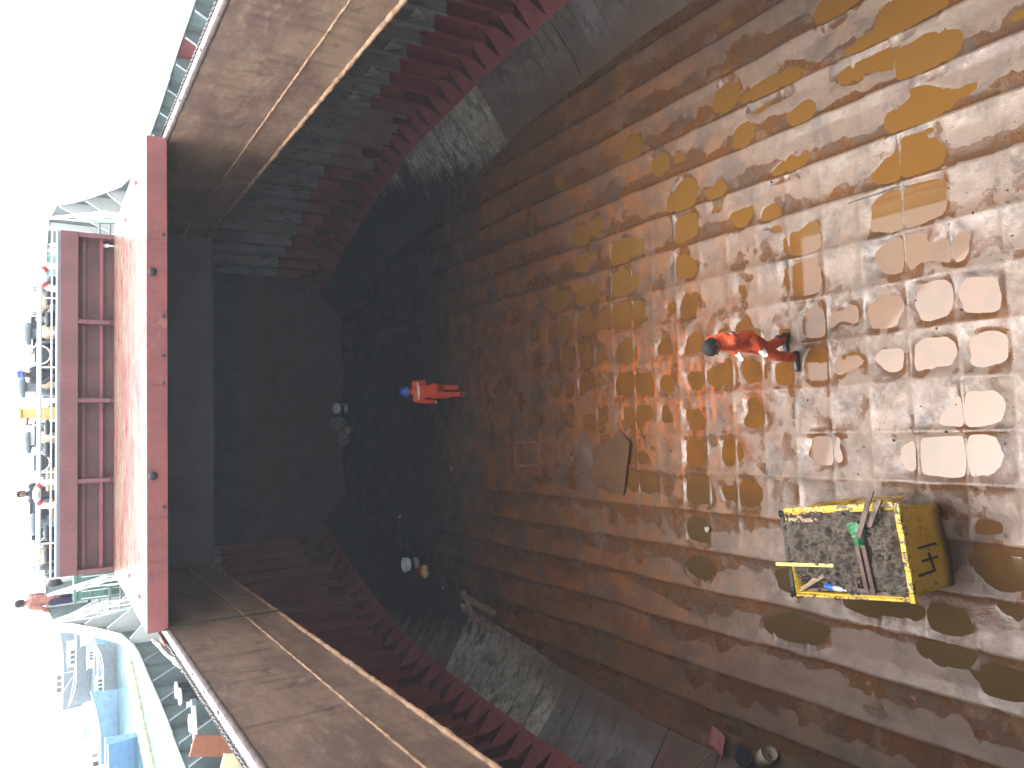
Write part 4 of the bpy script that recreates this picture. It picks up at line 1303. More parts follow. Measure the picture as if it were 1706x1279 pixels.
pts = [(-21.5, 84), (-22.3, 79.6), (-24.3, 72), (-25.6, 66), (-26.6, 60), (-27.4, 54)]
cum = [0]
for p, q in zip(pts[:-1], pts[1:]):
    cum.append(cum[-1] + math.hypot(q[0] - p[0], q[1] - p[1]))
s = 0
while s < cum[-1] - 1.6:
    def at(d):
        return (float(np.interp(d, cum, [p[0] for p in pts])), float(np.interp(d, cum, [p[1] for p in pts])))
    a_, b_ = at(s), at(s + 1.45)
    MB().tube([(a_[0], a_[1], 1.55), (a_[0] * .9 + b_[0] * .1, a_[1] * .9 + b_[1] * .1, 1.6), (a_[0] * .1 + b_[0] * .9, a_[1] * .1 + b_[1] * .9, 1.6), (b_[0], b_[1], 1.55)], [.25, .5, .5, .25], 8).build('float', 'boom', t)
    s += 1.62

# ------------------------------------------------------------------ people
def make_person(name, label, J, loc, rz, cov, head='hair', voxel=.011, look=(0, 0), group=None, stripe=True, legs=None, hand_m='glove'):
    """one continuous body: tapered limbs joined by a voxel remesh; J holds the joints (x right, y forward, z up)"""
    b = MB()
    prim = []                      # (a, b, r, material index) for colouring
    def limb(pts, rs, mi, n=12):
        b.tube(pts, rs, n, 0, True, True)
        for p, r in zip(pts, rs):
            b.sphere(p, r * .99, 10, 8)
        for i in range(len(pts) - 1):
            prim.append((Vector(pts[i]), Vector(pts[i + 1]), rs[i], rs[i + 1], mi))
    V3 = Vector
    pel, chest, neck, headc = V3(J['pelvis']), V3(J['chest']), V3(J['neck']), V3(J['head'])
    up = (chest - pel).normalized()
    rt = V3(J.get('right', (1, 0, 0))).normalized()
    fw_ = up.cross(rt).normalized() * 1.0
    # torso rings: width, depth
    rings = [(pel - up * .10, .150, .115), (pel, .172, .130), (pel + up * .10, .160, .118), (pel.lerp(chest, .55), .165, .120), (chest, .195, .128),
             (chest + up * .12, .190, .115), (neck - up * .05, .11, .085), (neck, .065, .065)]
    n = 18
    V, Fq = [], []
    for c, wd, dp in rings:
        for k in range(n):
            a = 2 * math.pi * k / n
            V.append(c + rt * wd * math.cos(a) + fw_ * dp * math.sin(a))
    for i in range(len(rings) - 1):
        for k in range(n):
            q, p = i * n + k, i * n + (k + 1) % n
            Fq.append((q, p, p + n, q + n))
    Fq.append(tuple(reversed(range(n))))
    Fq.append(tuple(range((len(rings) - 1) * n, len(rings) * n)))
    b.add(V, Fq, 0, True)
    for i in range(len(rings) - 1):
        prim.append((rings[i][0], rings[i + 1][0], rings[i][1] * .9, rings[i + 1][1] * .9, 0))
    # neck and head
    hd = (headc - neck).normalized()
    limb([neck - up * .02, headc - hd * .05], [.058, .054], 1)
    hy = Matrix.Rotation(look[0], 3, 'Z') @ Matrix.Rotation(look[1], 3, 'X')
    b.sphere(headc, .1, 14, 10, 0, (.80, 1.0, 1.18), hy)
    b.sphere(headc + hy @ V3((0, .035, -.055)), .07, 10, 8, 0, (.85, .9, 1.0))
    prim.append((headc - V3((0, 0, .02)), headc + V3((0, 0, .02)), .1, .1, 1))
    b.sphere(headc + hy @ V3((0, .105, -.02)), .018, 8, 6, 0, (.8, 1.1, 1.4))              # nose
    for s_ in (-1, 1):
        b.sphere(headc + hy @ V3((s_ * .082, -.005, -.012)), .03, 8, 6, 0, (.35, .7, 1.1), hy)  # ears
        b.sphere(headc + hy @ V3((s_ * .032, .083, .018)), .016, 8, 6, 0, (1.3, .6, .6), hy)    # brow
    b.sphere(headc + hy @ V3((0, .092, -.068)), .022, 8, 6, 0, (1.4, .6, .5), hy)               # mouth
    for s_, S in ((-1, 'L'), (1, 'R')):
        sh, el, wr = V3(J['sh' + S]), V3(J['el' + S]), V3(J['wr' + S])
        limb([chest + up * .10 + rt * s_ * .10, sh, sh.lerp(el, .5), el, el.lerp(wr, .4), wr], [.085, .078, .064, .056, .056, .042], 0)
        d = (wr - el).normalized()
        side = d.cross(V3((0, 1, 0)) if abs(d.y) < .8 else V3((1, 0, 0))).normalized()
        nrm = side.cross(d).normalized()
        limb([wr - d * .01, wr + d * .045, wr + d * .085], [.030, .038, .036], 2, 10)
        for k in range(4):       # four unequal curled fingers
            o = (k - 1.5) * .021
            Lf = [.062, .074, .070, .054][k]
            base = wr + d * .085 + side * o
            m1 = base + d * Lf * .5 + nrm * .010
            m2 = m1 + d * Lf * .38 + nrm * .024
            limb([base - d * .02, base, m1, m2], [.011, .0105, .0095, .0085], 2, 7)
        th = wr + d * .03 + side * -s_ * .032
        limb([th, th + d * .035 + side * -s_ * .018 + nrm * .01, th + d * .065 + side * -s_ * .014 + nrm * .024], [.014, .0115, .0095], 2, 7)
        hp, kn, an = V3(J['hip' + S]), V3(J['kn' + S]), V3(J['an' + S])
        limb([hp, hp.lerp(kn, .4), kn, kn.lerp(an, .35), an + (kn - an).normalized() * .05], [.108, .098, .074, .072, .064], 4 if legs else 0)
        tdir = V3(J['toe' + S]).normalized()
        limb([an + V3((0, 0, .10)), an, an - V3((0, 0, .03))], [.052, .052, .05], 3, 10)
        limb([an - V3((0, 0, .035)) - tdir * .05, an - V3((0, 0, .035)) + tdir * .06, an - V3((0, 0, .045)) + tdir * .16], [.048, .047, .038], 3, 10)
    body = b.build(name, 'coverall')
    rm = body.modifiers.new('remesh', 'REMESH')
    rm.mode = 'VOXEL'
    rm.voxel_size = voxel
    sm = body.modifiers.new('smooth', 'SMOOTH')
    sm.factor = .5
    sm.iterations = 2
    dg = bpy.context.evaluated_depsgraph_get()
    me = bpy.data.meshes.new_from_object(body.evaluated_get(dg))
    old = body.data
    body.modifiers.clear()
    body.data = me
    bpy.data.meshes.remove(old)
    me.name = name
    nv = len(me.vertices)
    co = np.empty(nv * 3, np.float32)
    me.vertices.foreach_get('co', co)
    co = co.reshape(-1, 3)
    best = np.full(nv, 1e9)
    mi = np.zeros(nv, int)
    for a, c, r0, r1, m in prim:
        a_, ab = np.array(a), np.array(c - a)
        t_ = np.clip(((co - a_) @ ab) / max(1e-9, ab @ ab), 0, 1)
        dist = np.linalg.norm(co - (a_ + t_[:, None] * ab), axis=1) - (r0 + (r1 - r0) * t_)
        k = dist < best
        best[k] = dist[k]
        mi[k] = m
    # cloth folds
    nrm_ = np.empty(nv * 3, np.float32)
    me.vertices.foreach_get('normal', nrm_)
    nrm_ = nrm_.reshape(-1, 3)
    fold = (fbm(co[:, 0] * 1.0 + co[:, 1], co[:, 2] * .6 + co[:, 0], 91, 9, 3) - .5) * .030 + (fbm(co[:, 2] + co[:, 1] * .7, co[:, 0] * .6 - co[:, 2], 97, 22, 2) - .5) * .012
    co = co + nrm_ * (fold * ((mi == 0) | (mi == 4)))[:, None]
    me.vertices.foreach_set('co', co.ravel())
    me.materials.clear()
    for m in (cov, 'skin', hand_m, 'boot', legs or cov):
        me.materials.append(MAT[m])
    npoly = len(me.polygons)
    ls = np.empty(npoly, np.int32)
    me.polygons.foreach_get('loop_start', ls)
    lv = np.empty(len(me.loops), np.int32)
    me.loops.foreach_get('vertex_index', lv)
    me.polygons.foreach_set('material_index', mi[lv[ls]].astype(np.int32))
    me.polygons.foreach_set('use_smooth', np.ones(npoly, bool))
    me.update()
    tag(body, label, 'person', group)
    body.location = loc
    body.rotation_euler = (0, 0, rz)
    H4 = Matrix.Translation(headc) @ hy.to_4x4()
    if head == 'hair':
        h = MB()
        prof = [(.0, .128), (.045, .122), (.075, .098), (.092, .055), (.096, .01), (.088, -.03)]
        v0 = len(h.v)
        h.lathe(prof, None, 20)
        for i in range(len(h.v)):
            p = Vector(h.v[i])
            p.y = p.y * 1.16 - .012 - (.014 if p.z < .03 and p.y > 0 else 0)
            p.x *= .95
            if p.y > .04 and p.z < .05: p.z += .05
            if p.y < -.03 and p.z < .0: p.z -= .05
            p += p.normalized() * random.uniform(-.002, .003)
            h.v[i] = tuple(H4 @ p)
        h.build('hair', 'hair', body)
    elif head == 'helmet':
        h = MB()
        h.lathe([(0, .152), (.05, .145), (.09, .118), (.113, .07), (.120, .02), (.124, .012), (.140, .004), (.142, -.004), (.122, .0)], H4 @ Matrix.Diagonal((.98, 1.12, 1, 1)), 22)
        h.tube([H4 @ Vector((0, -.09, .105)), H4 @ Vector((0, 0, .153)), H4 @ Vector((0, .09, .105))], .012, 6)
        sh = h.build('safety_helmet', 'helmet', body)
        g = MB()
        g.tube([H4 @ Vector((.1 * math.cos(a), .115 * math.sin(a), -.03)) for a in np.linspace(R(180), R(360), 9)], .010, 6)
        g.build('head_strap', 'plastic_white', body)
    if stripe:
        # reflective tape across the shoulders, raised off the cloth
        me.calc_loop_triangles()
        ctr_ = np.empty(npoly * 3, np.float32)
        me.polygons.foreach_get('center', ctr_)
        ctr_ = ctr_.reshape(-1, 3)
        pm = mi[lv[ls]] == 0
        lvl = (ctr_ - np.array(chest + up * .075)) @ np.array(up)
        back = (ctr_ - np.array(chest)) @ np.array(fw_)
        xr = np.abs((ctr_ - np.array(chest)) @ np.array(rt))
        sel = np.where(pm & (np.abs(lvl) < .026) & (back < .02) & (xr < .215))[0]
        vmap, VV, FF = {}, [], []
        for p in sel:
            pl = me.polygons[p]
            q = []
            for vi in pl.vertices:
                if vi not in vmap:
                    vmap[vi] = len(VV)
                    VV.append(Vector(co[vi]) + Vector(nrm_[vi]) * .007)
                q.append(vmap[vi])
            FF.append(tuple(q))
        if FF:
            s_ = MB()
            s_.add(VV, FF, 0, True)
            s_.build('reflective_tape', 'tape', body)
    return body

# the near worker: walking away to the left, looking down
J = dict(pelvis=(0, -.06, .93), chest=(.0, -.04, 1.24), neck=(0, -.01, 1.46), head=(-.02, .06, 1.585), right=(.97, -.22, 0),
         hipL=(-.095, -.02, .87), hipR=(.095, -.04, .87),
         knL=(-.09, .15, .48), anL=(-.06, .16, .085), toeL=(.12, 1, 0), knR=(.09, .02, .47), anR=(.06, -.13, .09), toeR=(.1, 1, -.1),
         shL=(-.195, .0, 1.37), elL=(-.245, -.08, 1.10), wrL=(-.20, .08, .89), shR=(.195, -.07, 1.36), elR=(.24, -.14, 1.10), wrR=(.21, .04, .90))
make_person('person', 'near worker in orange coverall with bare black hair and white glove, walking over the puddles', J, (1.03, 7.22, -.028), R(98), 'coverall', 'hair', .009, (R(12), R(-30)), 'workers in the hold').scale = (1.05, 1.05, 1.05)
# the far worker: seen square from behind
J = dict(pelvis=(0, 0, .94), chest=(.0, .03, 1.25), neck=(0, .05, 1.47), head=(.0, .075, 1.60), right=(1, 0, 0),
         hipL=(-.09, 0, .88), hipR=(.09, 0, .88),
         knL=(-.09, .03, .48), anL=(-.08, -.06, .085), toeL=(-.1, 1, 0), knR=(.12, .22, .52), anR=(.13, .16, .12), toeR=(.12, 1, -.1),
         shL=(-.20, .03, 1.375), elL=(-.265, .0, 1.10), wrL=(-.26, .08, .87), shR=(.20, .03, 1.375), elR=(.24, .10, 1.10), wrR=(.13, .26, 1.02))
make_person('person', 'far worker in orange coverall and blue helmet, seen from behind on the dark floor', J, (.94, 17.15, -.02), R(6), 'coverall_b', 'helmet', .009, (0, R(-10)), 'workers in the hold')
# crew on the foredeck
J = dict(pelvis=(0, 0, .92), chest=(.0, .0, 1.23), neck=(0, .02, 1.45), head=(.0, .04, 1.58), right=(1, 0, 0),
         hipL=(-.09, 0, .88), hipR=(.09, 0, .88), knL=(-.1, .03, .48), anL=(-.1, -.03, .085), toeL=(-.2, 1, 0), knR=(.1, .03, .48), anR=(.1, -.03, .085), toeR=(.2, 1, 0),
         shL=(-.2, 0, 1.36), elL=(-.27, .04, 1.10), wrL=(-.2, .2, .98), shR=(.2, 0, 1.36), elR=(.27, .04, 1.10), wrR=(.22, .16, .96))
make_person('person', 'crewman in dark work clothes standing among the rope coils on the foredeck', J, (-1.42, 24.6, 7.98), R(170), 'clothes_dark', 'hair', .014, (0, 0), None, False, hand_m='skin')

make_person('person', 'crewman in orange jacket and navy trousers standing by the port stair of the foredeck', J, (-4.15, 23.7, 7.98), R(60), 'jacket', 'hair', .014, (0, 0), None, False, legs='navy', hand_m='skin')
make_person('person', 'crewman in dark clothes standing right of the yellow post on the foredeck', J, (1.75, 24.3, 7.98), R(215), 'clothes_dark', 'helmet', .014, (0, 0), None, False, hand_m='skin')

# ------------------------------------------------------------------ the yellow skip and what lies in it
SKX, SKY, SRZ = -1.61, 5.83, R(7.2)
sk = thing('waste_skip', 'scratched yellow steel skip marked 41 and heaped with grey mud', 'skip', (SKX, SKY, -.02), SRZ)
SH = 1.04
def rect(hx_, hy_, z): return [(-hx_, -hy_, z), (hx_, -hy_, z), (hx_, hy_, z), (-hx_, hy_, z)]
bt, tp = rect(.475, .70, .06), rect(.50, .77, SH)
def wall(i, j, name, th=.02):
    a, b2, c, d = Vector(bt[i]), Vector(bt[j]), Vector(tp[j]), Vector(tp[i])
    nrm = (b2 - a).cross(d - a).normalized() * th
    m = MB()
    N, K = 12, 8
    V, Fq = [], []
    for q in range(N + 1):
        for r in range(K + 1):
            p = a.lerp(b2, q / N).lerp(d.lerp(c, q / N), r / K)
            dent = (fbm(p.x * 2 + i * 3, p.z * 2 + p.y, 101, 1.6) - .5) * .035
            V.append(p + nrm.normalized() * dent)
    for q in range(N):
        for r in range(K):
            s0 = q * (K + 1) + r
            Fq.append((s0, s0 + K + 1, s0 + K + 2, s0 + 1))
    m.add(V, Fq, 0, True)
    o = m.build(name, 'skip', sk)
    md = o.modifiers.new('thickness', 'SOLIDIFY')
    md.thickness = th
    md.offset = -1
wall(0, 1, 'front_panel')
wall(1, 2, 'side_panel')
wall(2, 3, 'rear_panel')
wall(3, 0, 'side_panel')
MB().box((-.46, -.68, .04), (.46, .68, .08)).build('base', 'skip', sk)
for x in (-.3, .3):
    MB().box((x - .05, -.66, 0), (x + .05, .66, .05)).build('skid', 'skip', sk)
# rims
def rim(a, c, name, m, wd=.075, ht=.05):
    b = MB()
    n = 10
    for k in range(n):
        p, q = Vector(a).lerp(Vector(c), k / n), Vector(a).lerp(Vector(c), (k + 1) / n)
        j0, j1 = .008 * math.sin(k * 1.7), .008 * math.sin((k + 1) * 1.7)
        b.bar(p + Vector((0, 0, j0)), q + Vector((0, 0, j1)), wd, ht)
    b.build(name, m, sk, .006)
rim((-.545, -.80, SH), (.545, -.80, SH), 'front_rim', 'skip_rim', .062, .07)
rim((.53, -.76, SH), (.53, .76, SH), 'side_rim', 'skip_rim', .07, .045)
rim((-.52, -.76, SH), (-.52, .76, SH), 'side_rim', 'skip_rim', .032, .04)
rim((-.53, .79, SH), (.53, .79, SH), 'rear_rim', 'black', .05, .05)
for x, y in ((-.5, .80), (.5, .80)):
    MB().torus((x, y, SH + .03), .035, .014, (0, 1, .3), 14, 6).build('lifting_eye', 'black', sk)
# flared upper strip along the inboard side
b = MB()
v = [(.535, -.72, SH - .02), (.535, .5, SH - .02), (.60, .45, SH - .36), (.60, -.70, SH - .36)]
v2 = [(p[0] + .014, p[1], p[2]) for p in v]
b.add(v + v2, [(0, 1, 2, 3), (7, 6, 5, 4), (0, 4, 5, 1), (1, 5, 6, 2), (2, 6, 7, 3), (3, 7, 4, 0)])
b.build('side_strap', 'skip_rim', sk)
# painted number: front face coordinates u across 0..1 from the left, v down 0..1
def face(u, v, out=.012):
    a = Vector(bt[0]).lerp(Vector(bt[1]), u)
    c = Vector(tp[0]).lerp(Vector(tp[1]), u)
    return c.lerp(a, v) + Vector((0, -out, 0))
def stroke(p0, p1, wd=.026):
    b = MB()
    n = 7
    for k in range(n):
        q0 = [p0[i] + (p1[i] - p0[i]) * k / n for i in (0, 1)]
        q1 = [p0[i] + (p1[i] - p0[i]) * (k + 1.05) / n for i in (0, 1)]
        b.bar(face(*q0), face(*q1), wd * random.uniform(.8, 1.1), .018, up=(0, -1, 0))
    b.build('painted_digit_stroke', 'black', sk)
stroke((.515, .32), (.53, .72))            # 1
stroke((.44, .53), (.23, .60))             # 4: cross bar
stroke((.365, .36), (.375, .72))           # 4: upright
stroke((.23, .61), (.215, .24))            # 4: left arm

# mud heap
N, K = 90, 120
V = []
for q in range(N + 1):
    for r in range(K + 1):
        x = -.495 + .99 * q / N
        y = -.765 + 1.555 * r / K
        e = min(1, max(0, (.47 - abs(x))) / .16) * min(1, max(0, (.73 - abs(y))) / .14)
        h = 1.0 + .08 * e ** .6 + .10 * math.exp(-((x - .05) ** 2 / .1 + (y - .15) ** 2 / .3))
        h -= .10 * math.exp(-((y + .33) ** 2) / .008) + .16 * max(0, min(1, (-x - .22) / .2)) * max(0, min(1, (y + .05) / .3))
        V.append((x, y, h))
V = np.array(V)
cl = fbm(V[:, 0], V[:, 1], 111, 9, 4)
c2 = fbm(V[:, 0], V[:, 1], 121, 26, 3)
V[:, 2] += (np.abs(cl - .5) * -.34 + .05) + (np.abs(c2 - .5) * -.16 + .03)
V[:, 0] += (fbm(V[:, 0], V[:, 1], 131, 14, 2) - .5) * .03
ii = np.arange((N + 1) * (K + 1)).reshape(N + 1, K + 1)
Fq = np.stack([ii[:-1, :-1], ii[1:, :-1], ii[1:, 1:], ii[:-1, 1:]], -1).reshape(-1, 4)
md = grid_mesh('mud_heap', V, Fq, 'mud')
tag(md, 'heap of crumbly grey mud filling the yellow skip', 'mud')
md.location, md.rotation_euler = (SKX, SKY, -.02), (0, 0, SRZ)
SKM = Matrix.Translation((SKX, SKY, -.02)) @ Matrix.Rotation(SRZ, 4, 'Z')
def lp(x, y, z): return SKM @ Vector((x, y, z))
cb = MB()
for k in range(520):
    x, y = random.uniform(-.46, .47), random.uniform(-.73, .73)
    if x < -.25 and y > .05 and random.random() < .7: continue
    r = random.uniform(.008, .034)
    cb.sphere(lp(x, y, 1.05 + .05 * math.exp(-(x * x + y * y) * 6) + random.uniform(-.04, .035)), r, 6, 4, 0, (random.uniform(.7, 1.3), random.uniform(.7, 1.3), .8))
tag(cb.build('mud_clods', 'mud'), 'loose clods of mud strewn over the heap in the skip', kind='stuff')

o = MB()
o.bar(lp(-.12, .88, 1.19), lp(-.13, .03, 1.20), .040, .024)
tag(o.build('yellow_stick', 'stick'), 'yellow painted stick poking out over the rear rim of the skip', 'stick')
# U-shaped iron frame across the heap
t = thing('iron_channel_frame', 'rusty iron channel frame lying across the mud in the skip', 'frame', lp(0, 0, .065), SRZ)
MB().bar((.10, -.30, 1.09), (-.44, -.30, 1.04), .05, .05).build('channel', 'iron', t)
MB().bar((.10, -.38, 1.09), (-.44, -.38, 1.04), .05, .05).build('channel', 'iron', t)
MB().bar((-.42, -.36, 1.03), (-.42, -.16, 1.03), .045, .05).build('end_bar', 'iron', t)
MB().bar((-.24, -.28, 1.07), (-.24, -.17, 1.06), .04, .04).build('end_bar', 'iron', t)
MB().bar((-.42, -.17, 1.03), (-.24, -.17, 1.06), .03, .03).build('end_bar', 'iron', t)
# crossed iron flats at the front corner
o = MB().bar(lp(.70, -.56, 1.12), lp(.18, -.38, 1.24), .06, .018)
tag(o.build('iron_flat', 'iron'), 'long rusty iron flat sticking out over the inboard rim of the skip', 'iron bar')
o = MB().bar(lp(.60, -.66, 1.13), lp(.30, -.50, 1.17), .05, .03)
tag(o.build('iron_flat', 'iron'), 'short dark iron flat crossing under the long one at the skip corner', 'iron bar')
# green bag
b = MB()
N, K = 14, 10
V, Fq = [], []
for q in range(N + 1):
    u = q / N
    rad = .095 * math.sin(math.pi * min(1, .12 + u * .88)) ** .8 * (1 - .5 * u) + .012
    for k in range(K):
        a = 2 * math.pi * k / K
        rr_ = rad * (1 + .28 * math.sin(3 * a + u * 5) + random.uniform(-.1, .1))
        V.append(lp(.36 - .30 * u, -.30 - rr_ * math.cos(a) * 1.0 - .03 * u, 1.16 + rr_ * math.sin(a) * .6))
for q in range(N):
    for k in range(K):
        p, r = q * K + k, q * K + (k + 1) % K
        Fq.append((p, r, r + K, p + K))
b.add(V, Fq, 0, False)
tag(b.build('green_bag', 'green_bag'), 'crumpled green plastic bag on the mud beside the inboard rim of the skip', 'bag')
# bottle
t = thing('plastic_bottle', 'clear bottle with a blue base lying by the outer rim of the skip', 'bottle', lp(-.40, .28, 1.05), SRZ)
t.rotation_euler = (R(88), 0, SRZ + R(-8))
MB().lathe([(0, .02), (.034, .0), (.036, .12), (.034, .19), (.014, .23), (.014, .25)], None, 14).build('bottle_body', 'plastic_clear', t)
MB().lathe([(.0365, -.02), (.040, .03), (.040, .09), (.037, .10)], None, 14).build('label', 'plastic_blue', t)
MB().lathe([(.016, .245), (.016, .27), (0, .272)], None, 12).build('cap', 'plastic_white', t)
# split timber
b = MB()
for k in range(7):
    p0 = lp(-.46 + .022 * k + random.uniform(-.01, .01), .70 - .04 * k, 1.03 + random.uniform(-.01, .03))
    p1 = lp(-.28 + .035 * k + random.uniform(-.02, .02), .24 + random.uniform(-.05, .08), 1.07 + random.uniform(-.01, .03))
    b.bar(p0, p1, .03, .025, 0, w2=.02, h2=.016)
tag(b.build('split_timber', 'wood_pale'), 'bundle of pale split timber at the rear outer corner of the skip', 'timber')
for k, (p, q, wd, lab) in enumerate((((-.46, .62, .98), (-.42, -.05, .99), .04, 'dark brown lath lying along the outer wall inside the skip'),
                                     ((-.36, .55, .97), (-.34, .15, 1.0), .03, 'thin brown lath between bottle and split timber in the skip'),
                                     ((-.47, .0, 1.02), (-.46, -.66, 1.03), .05, 'rusty brown lath along the outer rim near the front of the skip'))):
    tag(MB().bar(lp(*p), lp(*q), wd, .025).build('wood_lath', 'wood'), lab, 'lath', 'laths in the skip')
b = MB()
for k in range(5):
    b.sphere(lp(-.13 + random.uniform(-.07, .07), .62 + random.uniform(-.06, .06), 1.08), random.uniform(.02, .045), 7, 5, 0, (1.3, .8, .5))
tag(b.build('white_rag', 'plastic_white'), 'crumpled white rag under the yellow stick in the skip', 'rag')
b = MB()
b.bar(lp(.42, .66, 1.09), lp(.40, .22, 1.08), .05, .02)
b.bar(lp(.46, .52, 1.10), lp(.44, .40, 1.15), .03, .02)
tag(b.build('pale_wood_scrap', 'wood_pale'), 'pale splintered wood scrap on the rear inboard rim of the skip', 'wood scrap')
b = MB()
for k in range(9):
    b.sphere(lp(-.36 + random.uniform(-.05, .05), -.62 + random.uniform(-.09, .05), 1.02 + random.uniform(-.02, .05)), random.uniform(.02, .05), 7, 5, 0, (1.1, .8, .8))
tag(b.build('mud_lumps', 'mud'), 'pale lumps of hardened mud at the front outer corner of the skip', 'mud lumps')

# ------------------------------------------------------------------ loose things on the floor
def sheet(name, poly, z, th, m, label, cat):
    b = MB()
    n = len(poly)
    v = [(p[0], p[1], z + p[2]) for p in poly] + [(p[0], p[1], z + p[2] + th) for p in poly]
    b.add(v, [tuple(reversed(range(n))), tuple(range(n, 2 * n))] + [(i, (i + 1) % n, n + (i + 1) % n, n + i) for i in range(n)])
    return tag(b.build(name, m), label, cat)
sheet('steel_sheet', [(-1.31, 11.05, .015), (-.34, 10.80, .03), (-.08, 11.14, .01), (-.28, 11.3, .0), (-.45, 11.95, .0), (-.70, 11.95, 0), (-1.08, 12.05, 0), (-1.30, 11.5, .0)][::-1], -.012, .012, 'sheet',
      'muddy loose steel sheet lying on the floor with a lifted dark edge', 'steel sheet')
# pail and litter on the port side
def pail(x, y, r, h, m, label, lean=0, group=None):
    t = thing('pail', label, 'pail', (x, y, -.01), random.uniform(0, 3), group)
    b = MB().lathe([(0, .005), (r * .84, .0), (r, h), (r * .96, h), (r * .82, .02), (0, .02)], None, 20)
    b.build('bucket', m, t)
    MB().lathe([(r * .93, h * .38), (r * 1.01, h * .38), (r * 1.03, h * .66), (r * .95, h * .66)], None, 20).build('band', 'plastic_dark', t)
    MB().torus((0, 0, h * .97), r, .012, (0, 0, 1), 22, 6).build('rim', 'plastic_dark' if m != 'plastic_white' else 'plastic_white', t)
    MB().tube([(r * math.cos(a), r * .35, h * .95 - .5 * r * math.sin(a)) for a in np.linspace(0, math.pi, 9)], .006, 5).build('handle', 'iron', t)
    return t
pail(-3.80, 20.3, .20, .40, 'plastic_white', 'white paint pail standing on the dark floor near the port ribs')
t = thing('snack_packet', 'crumpled red and yellow packet beside the white paint pail', 'packet', (-3.93, 19.85, .0))
b = MB()
for k in range(6):
    b.sphere((random.uniform(-.1, .1), random.uniform(-.14, .0), .09), random.uniform(.08, .13), 7, 5, 0, (1.2, .8, .8))
b.build('red_part', 'red_bright', t)
b = MB()
for k in range(5):
    b.sphere((.02 + random.uniform(-.1, .12), -.24 + random.uniform(-.1, .05), .09), random.uniform(.08, .13), 7, 5, 0, (1.1, .8, .8))
b.build('yellow_part', 'yellow', t)
# gear along the far bulkhead
pail(.82, 25.95, .20, .44, 'plastic_white', 'white pail against the forward bulkhead, nearest the middle')
def sack(x, y, w_, d_, h_, m, label):
    b = MB()
    N, K = 12, 10
    V, Fq = [], []
    for i in range(K + 1):
        t_ = math.pi * i / K
        for k in range(N):
            a = 2 * math.pi * k / N
            rr_ = 1 + random.uniform(-.08, .08)
            V.append((x + w_ * rr_ * (math.sin(t_) ** .6) * math.cos(a), y + d_ * rr_ * (math.sin(t_) ** .6) * math.sin(a), h_ * (.5 - .5 * math.cos(t_)) - .01))
    for i in range(K):
        for k in range(N):
            p, q = i * N + k, i * N + (k + 1) % N
            Fq.append((p, q, q + N, p + N))
    b.add(V, Fq, 0, True)
    tag(b.build('sack', m), label, 'sack', 'sacks along the forward bulkhead')
sack(.30, 25.95, .24, .18, .62, 'sack', 'grey sack leaning on the forward bulkhead beside the white pail')
sack(-.22, 25.85, .28, .2, .40, 'sack', 'low grey sack farthest from the pail at the forward bulkhead')
t = thing('small_jar', 'small cream round tub between the two sacks at the far bulkhead', 'tub', (.05, 25.6, -.01))
MB().lathe([(0, 0), (.10, .01), (.12, .1), (.10, .2), (0, .22)], None, 14).build('tub_body', 'sack_pale', t)
MB().torus((0, 0, .19), .09, .012).build('lid', 'plastic_dark', t)
# crossed timbers
for a, c, wd, lab in (((-4.22, 17.45, .06), (-4.35, 15.85, .05), .13, 'brown timber lying lengthwise, longest of the crossed timbers near the port bilge'),
                      ((-4.05, 17.2, .16), (-4.95, 16.55, .12), .09, 'brown timber laid across the other two near the port bilge'),
                      ((-4.55, 17.4, .05), (-4.78, 15.75, .04), .12, 'dark timber nearest the port bilge in the crossed heap')):
    tag(MB().bar(a, c, wd, .08).build('timber', 'wood_grey'), lab, 'timber', 'crossed timbers on the floor')
for (x, y, m, lab) in ((-4.48, 17.45, 'sack_pale', 'pale torn paper scrap at the forward end of the crossed timbers'), (-4.93, 16.6, 'sack_pale', 'cream paper scrap at the outer end of the crossed timbers')):
    b = MB()
    for k in range(4):
        b.sphere((x + random.uniform(-.06, .06), y + random.uniform(-.1, .1), .05), random.uniform(.04, .08), 6, 4, 0, (1, 1.2, .6))
    tag(b.build('paper_scrap', m), lab, 'scrap')
# shovel on the port bilge
t = thing('shovel', 'long-handled shovel with a red blade resting on the port bilge slope', 'shovel', (-5.05, 9.0, .02))
b = MB()
V = []
for i in range(6):
    for j in range(5):
        u, v_ = i / 5, j / 4 - .5
        V.append((.02 + .0 * u - .20 * 0 + v_ * .05 + u * .02, -.32 + .34 * u + v_ * .0, .10 + .05 * (abs(v_) * 2) ** 2 + .04 * u))
V = []
for i in range(6):
    for j in range(5):
        u, v_ = i / 5, j / 4 - .5
        V.append((.20 - .30 * u + v_ * .10, -.14 + .0 * u + v_ * .28, .05 + .10 * u + .03 * (abs(v_) * 2) ** 2))
b.add(V, [(i * 5 + j, i * 5 + j + 1, i * 5 + j + 6, i * 5 + j + 5) for i in range(5) for j in range(4)], 0, True)
o = b.build('blade', 'red', t)
o.modifiers.new('thickness', 'SOLIDIFY').thickness = .012
MB().tube([(-.08, -.13, .14), (-.32, .05, .34), (-.95, .62, .92)], [.022, .018, .018], 8).build('handle', 'wood', t)
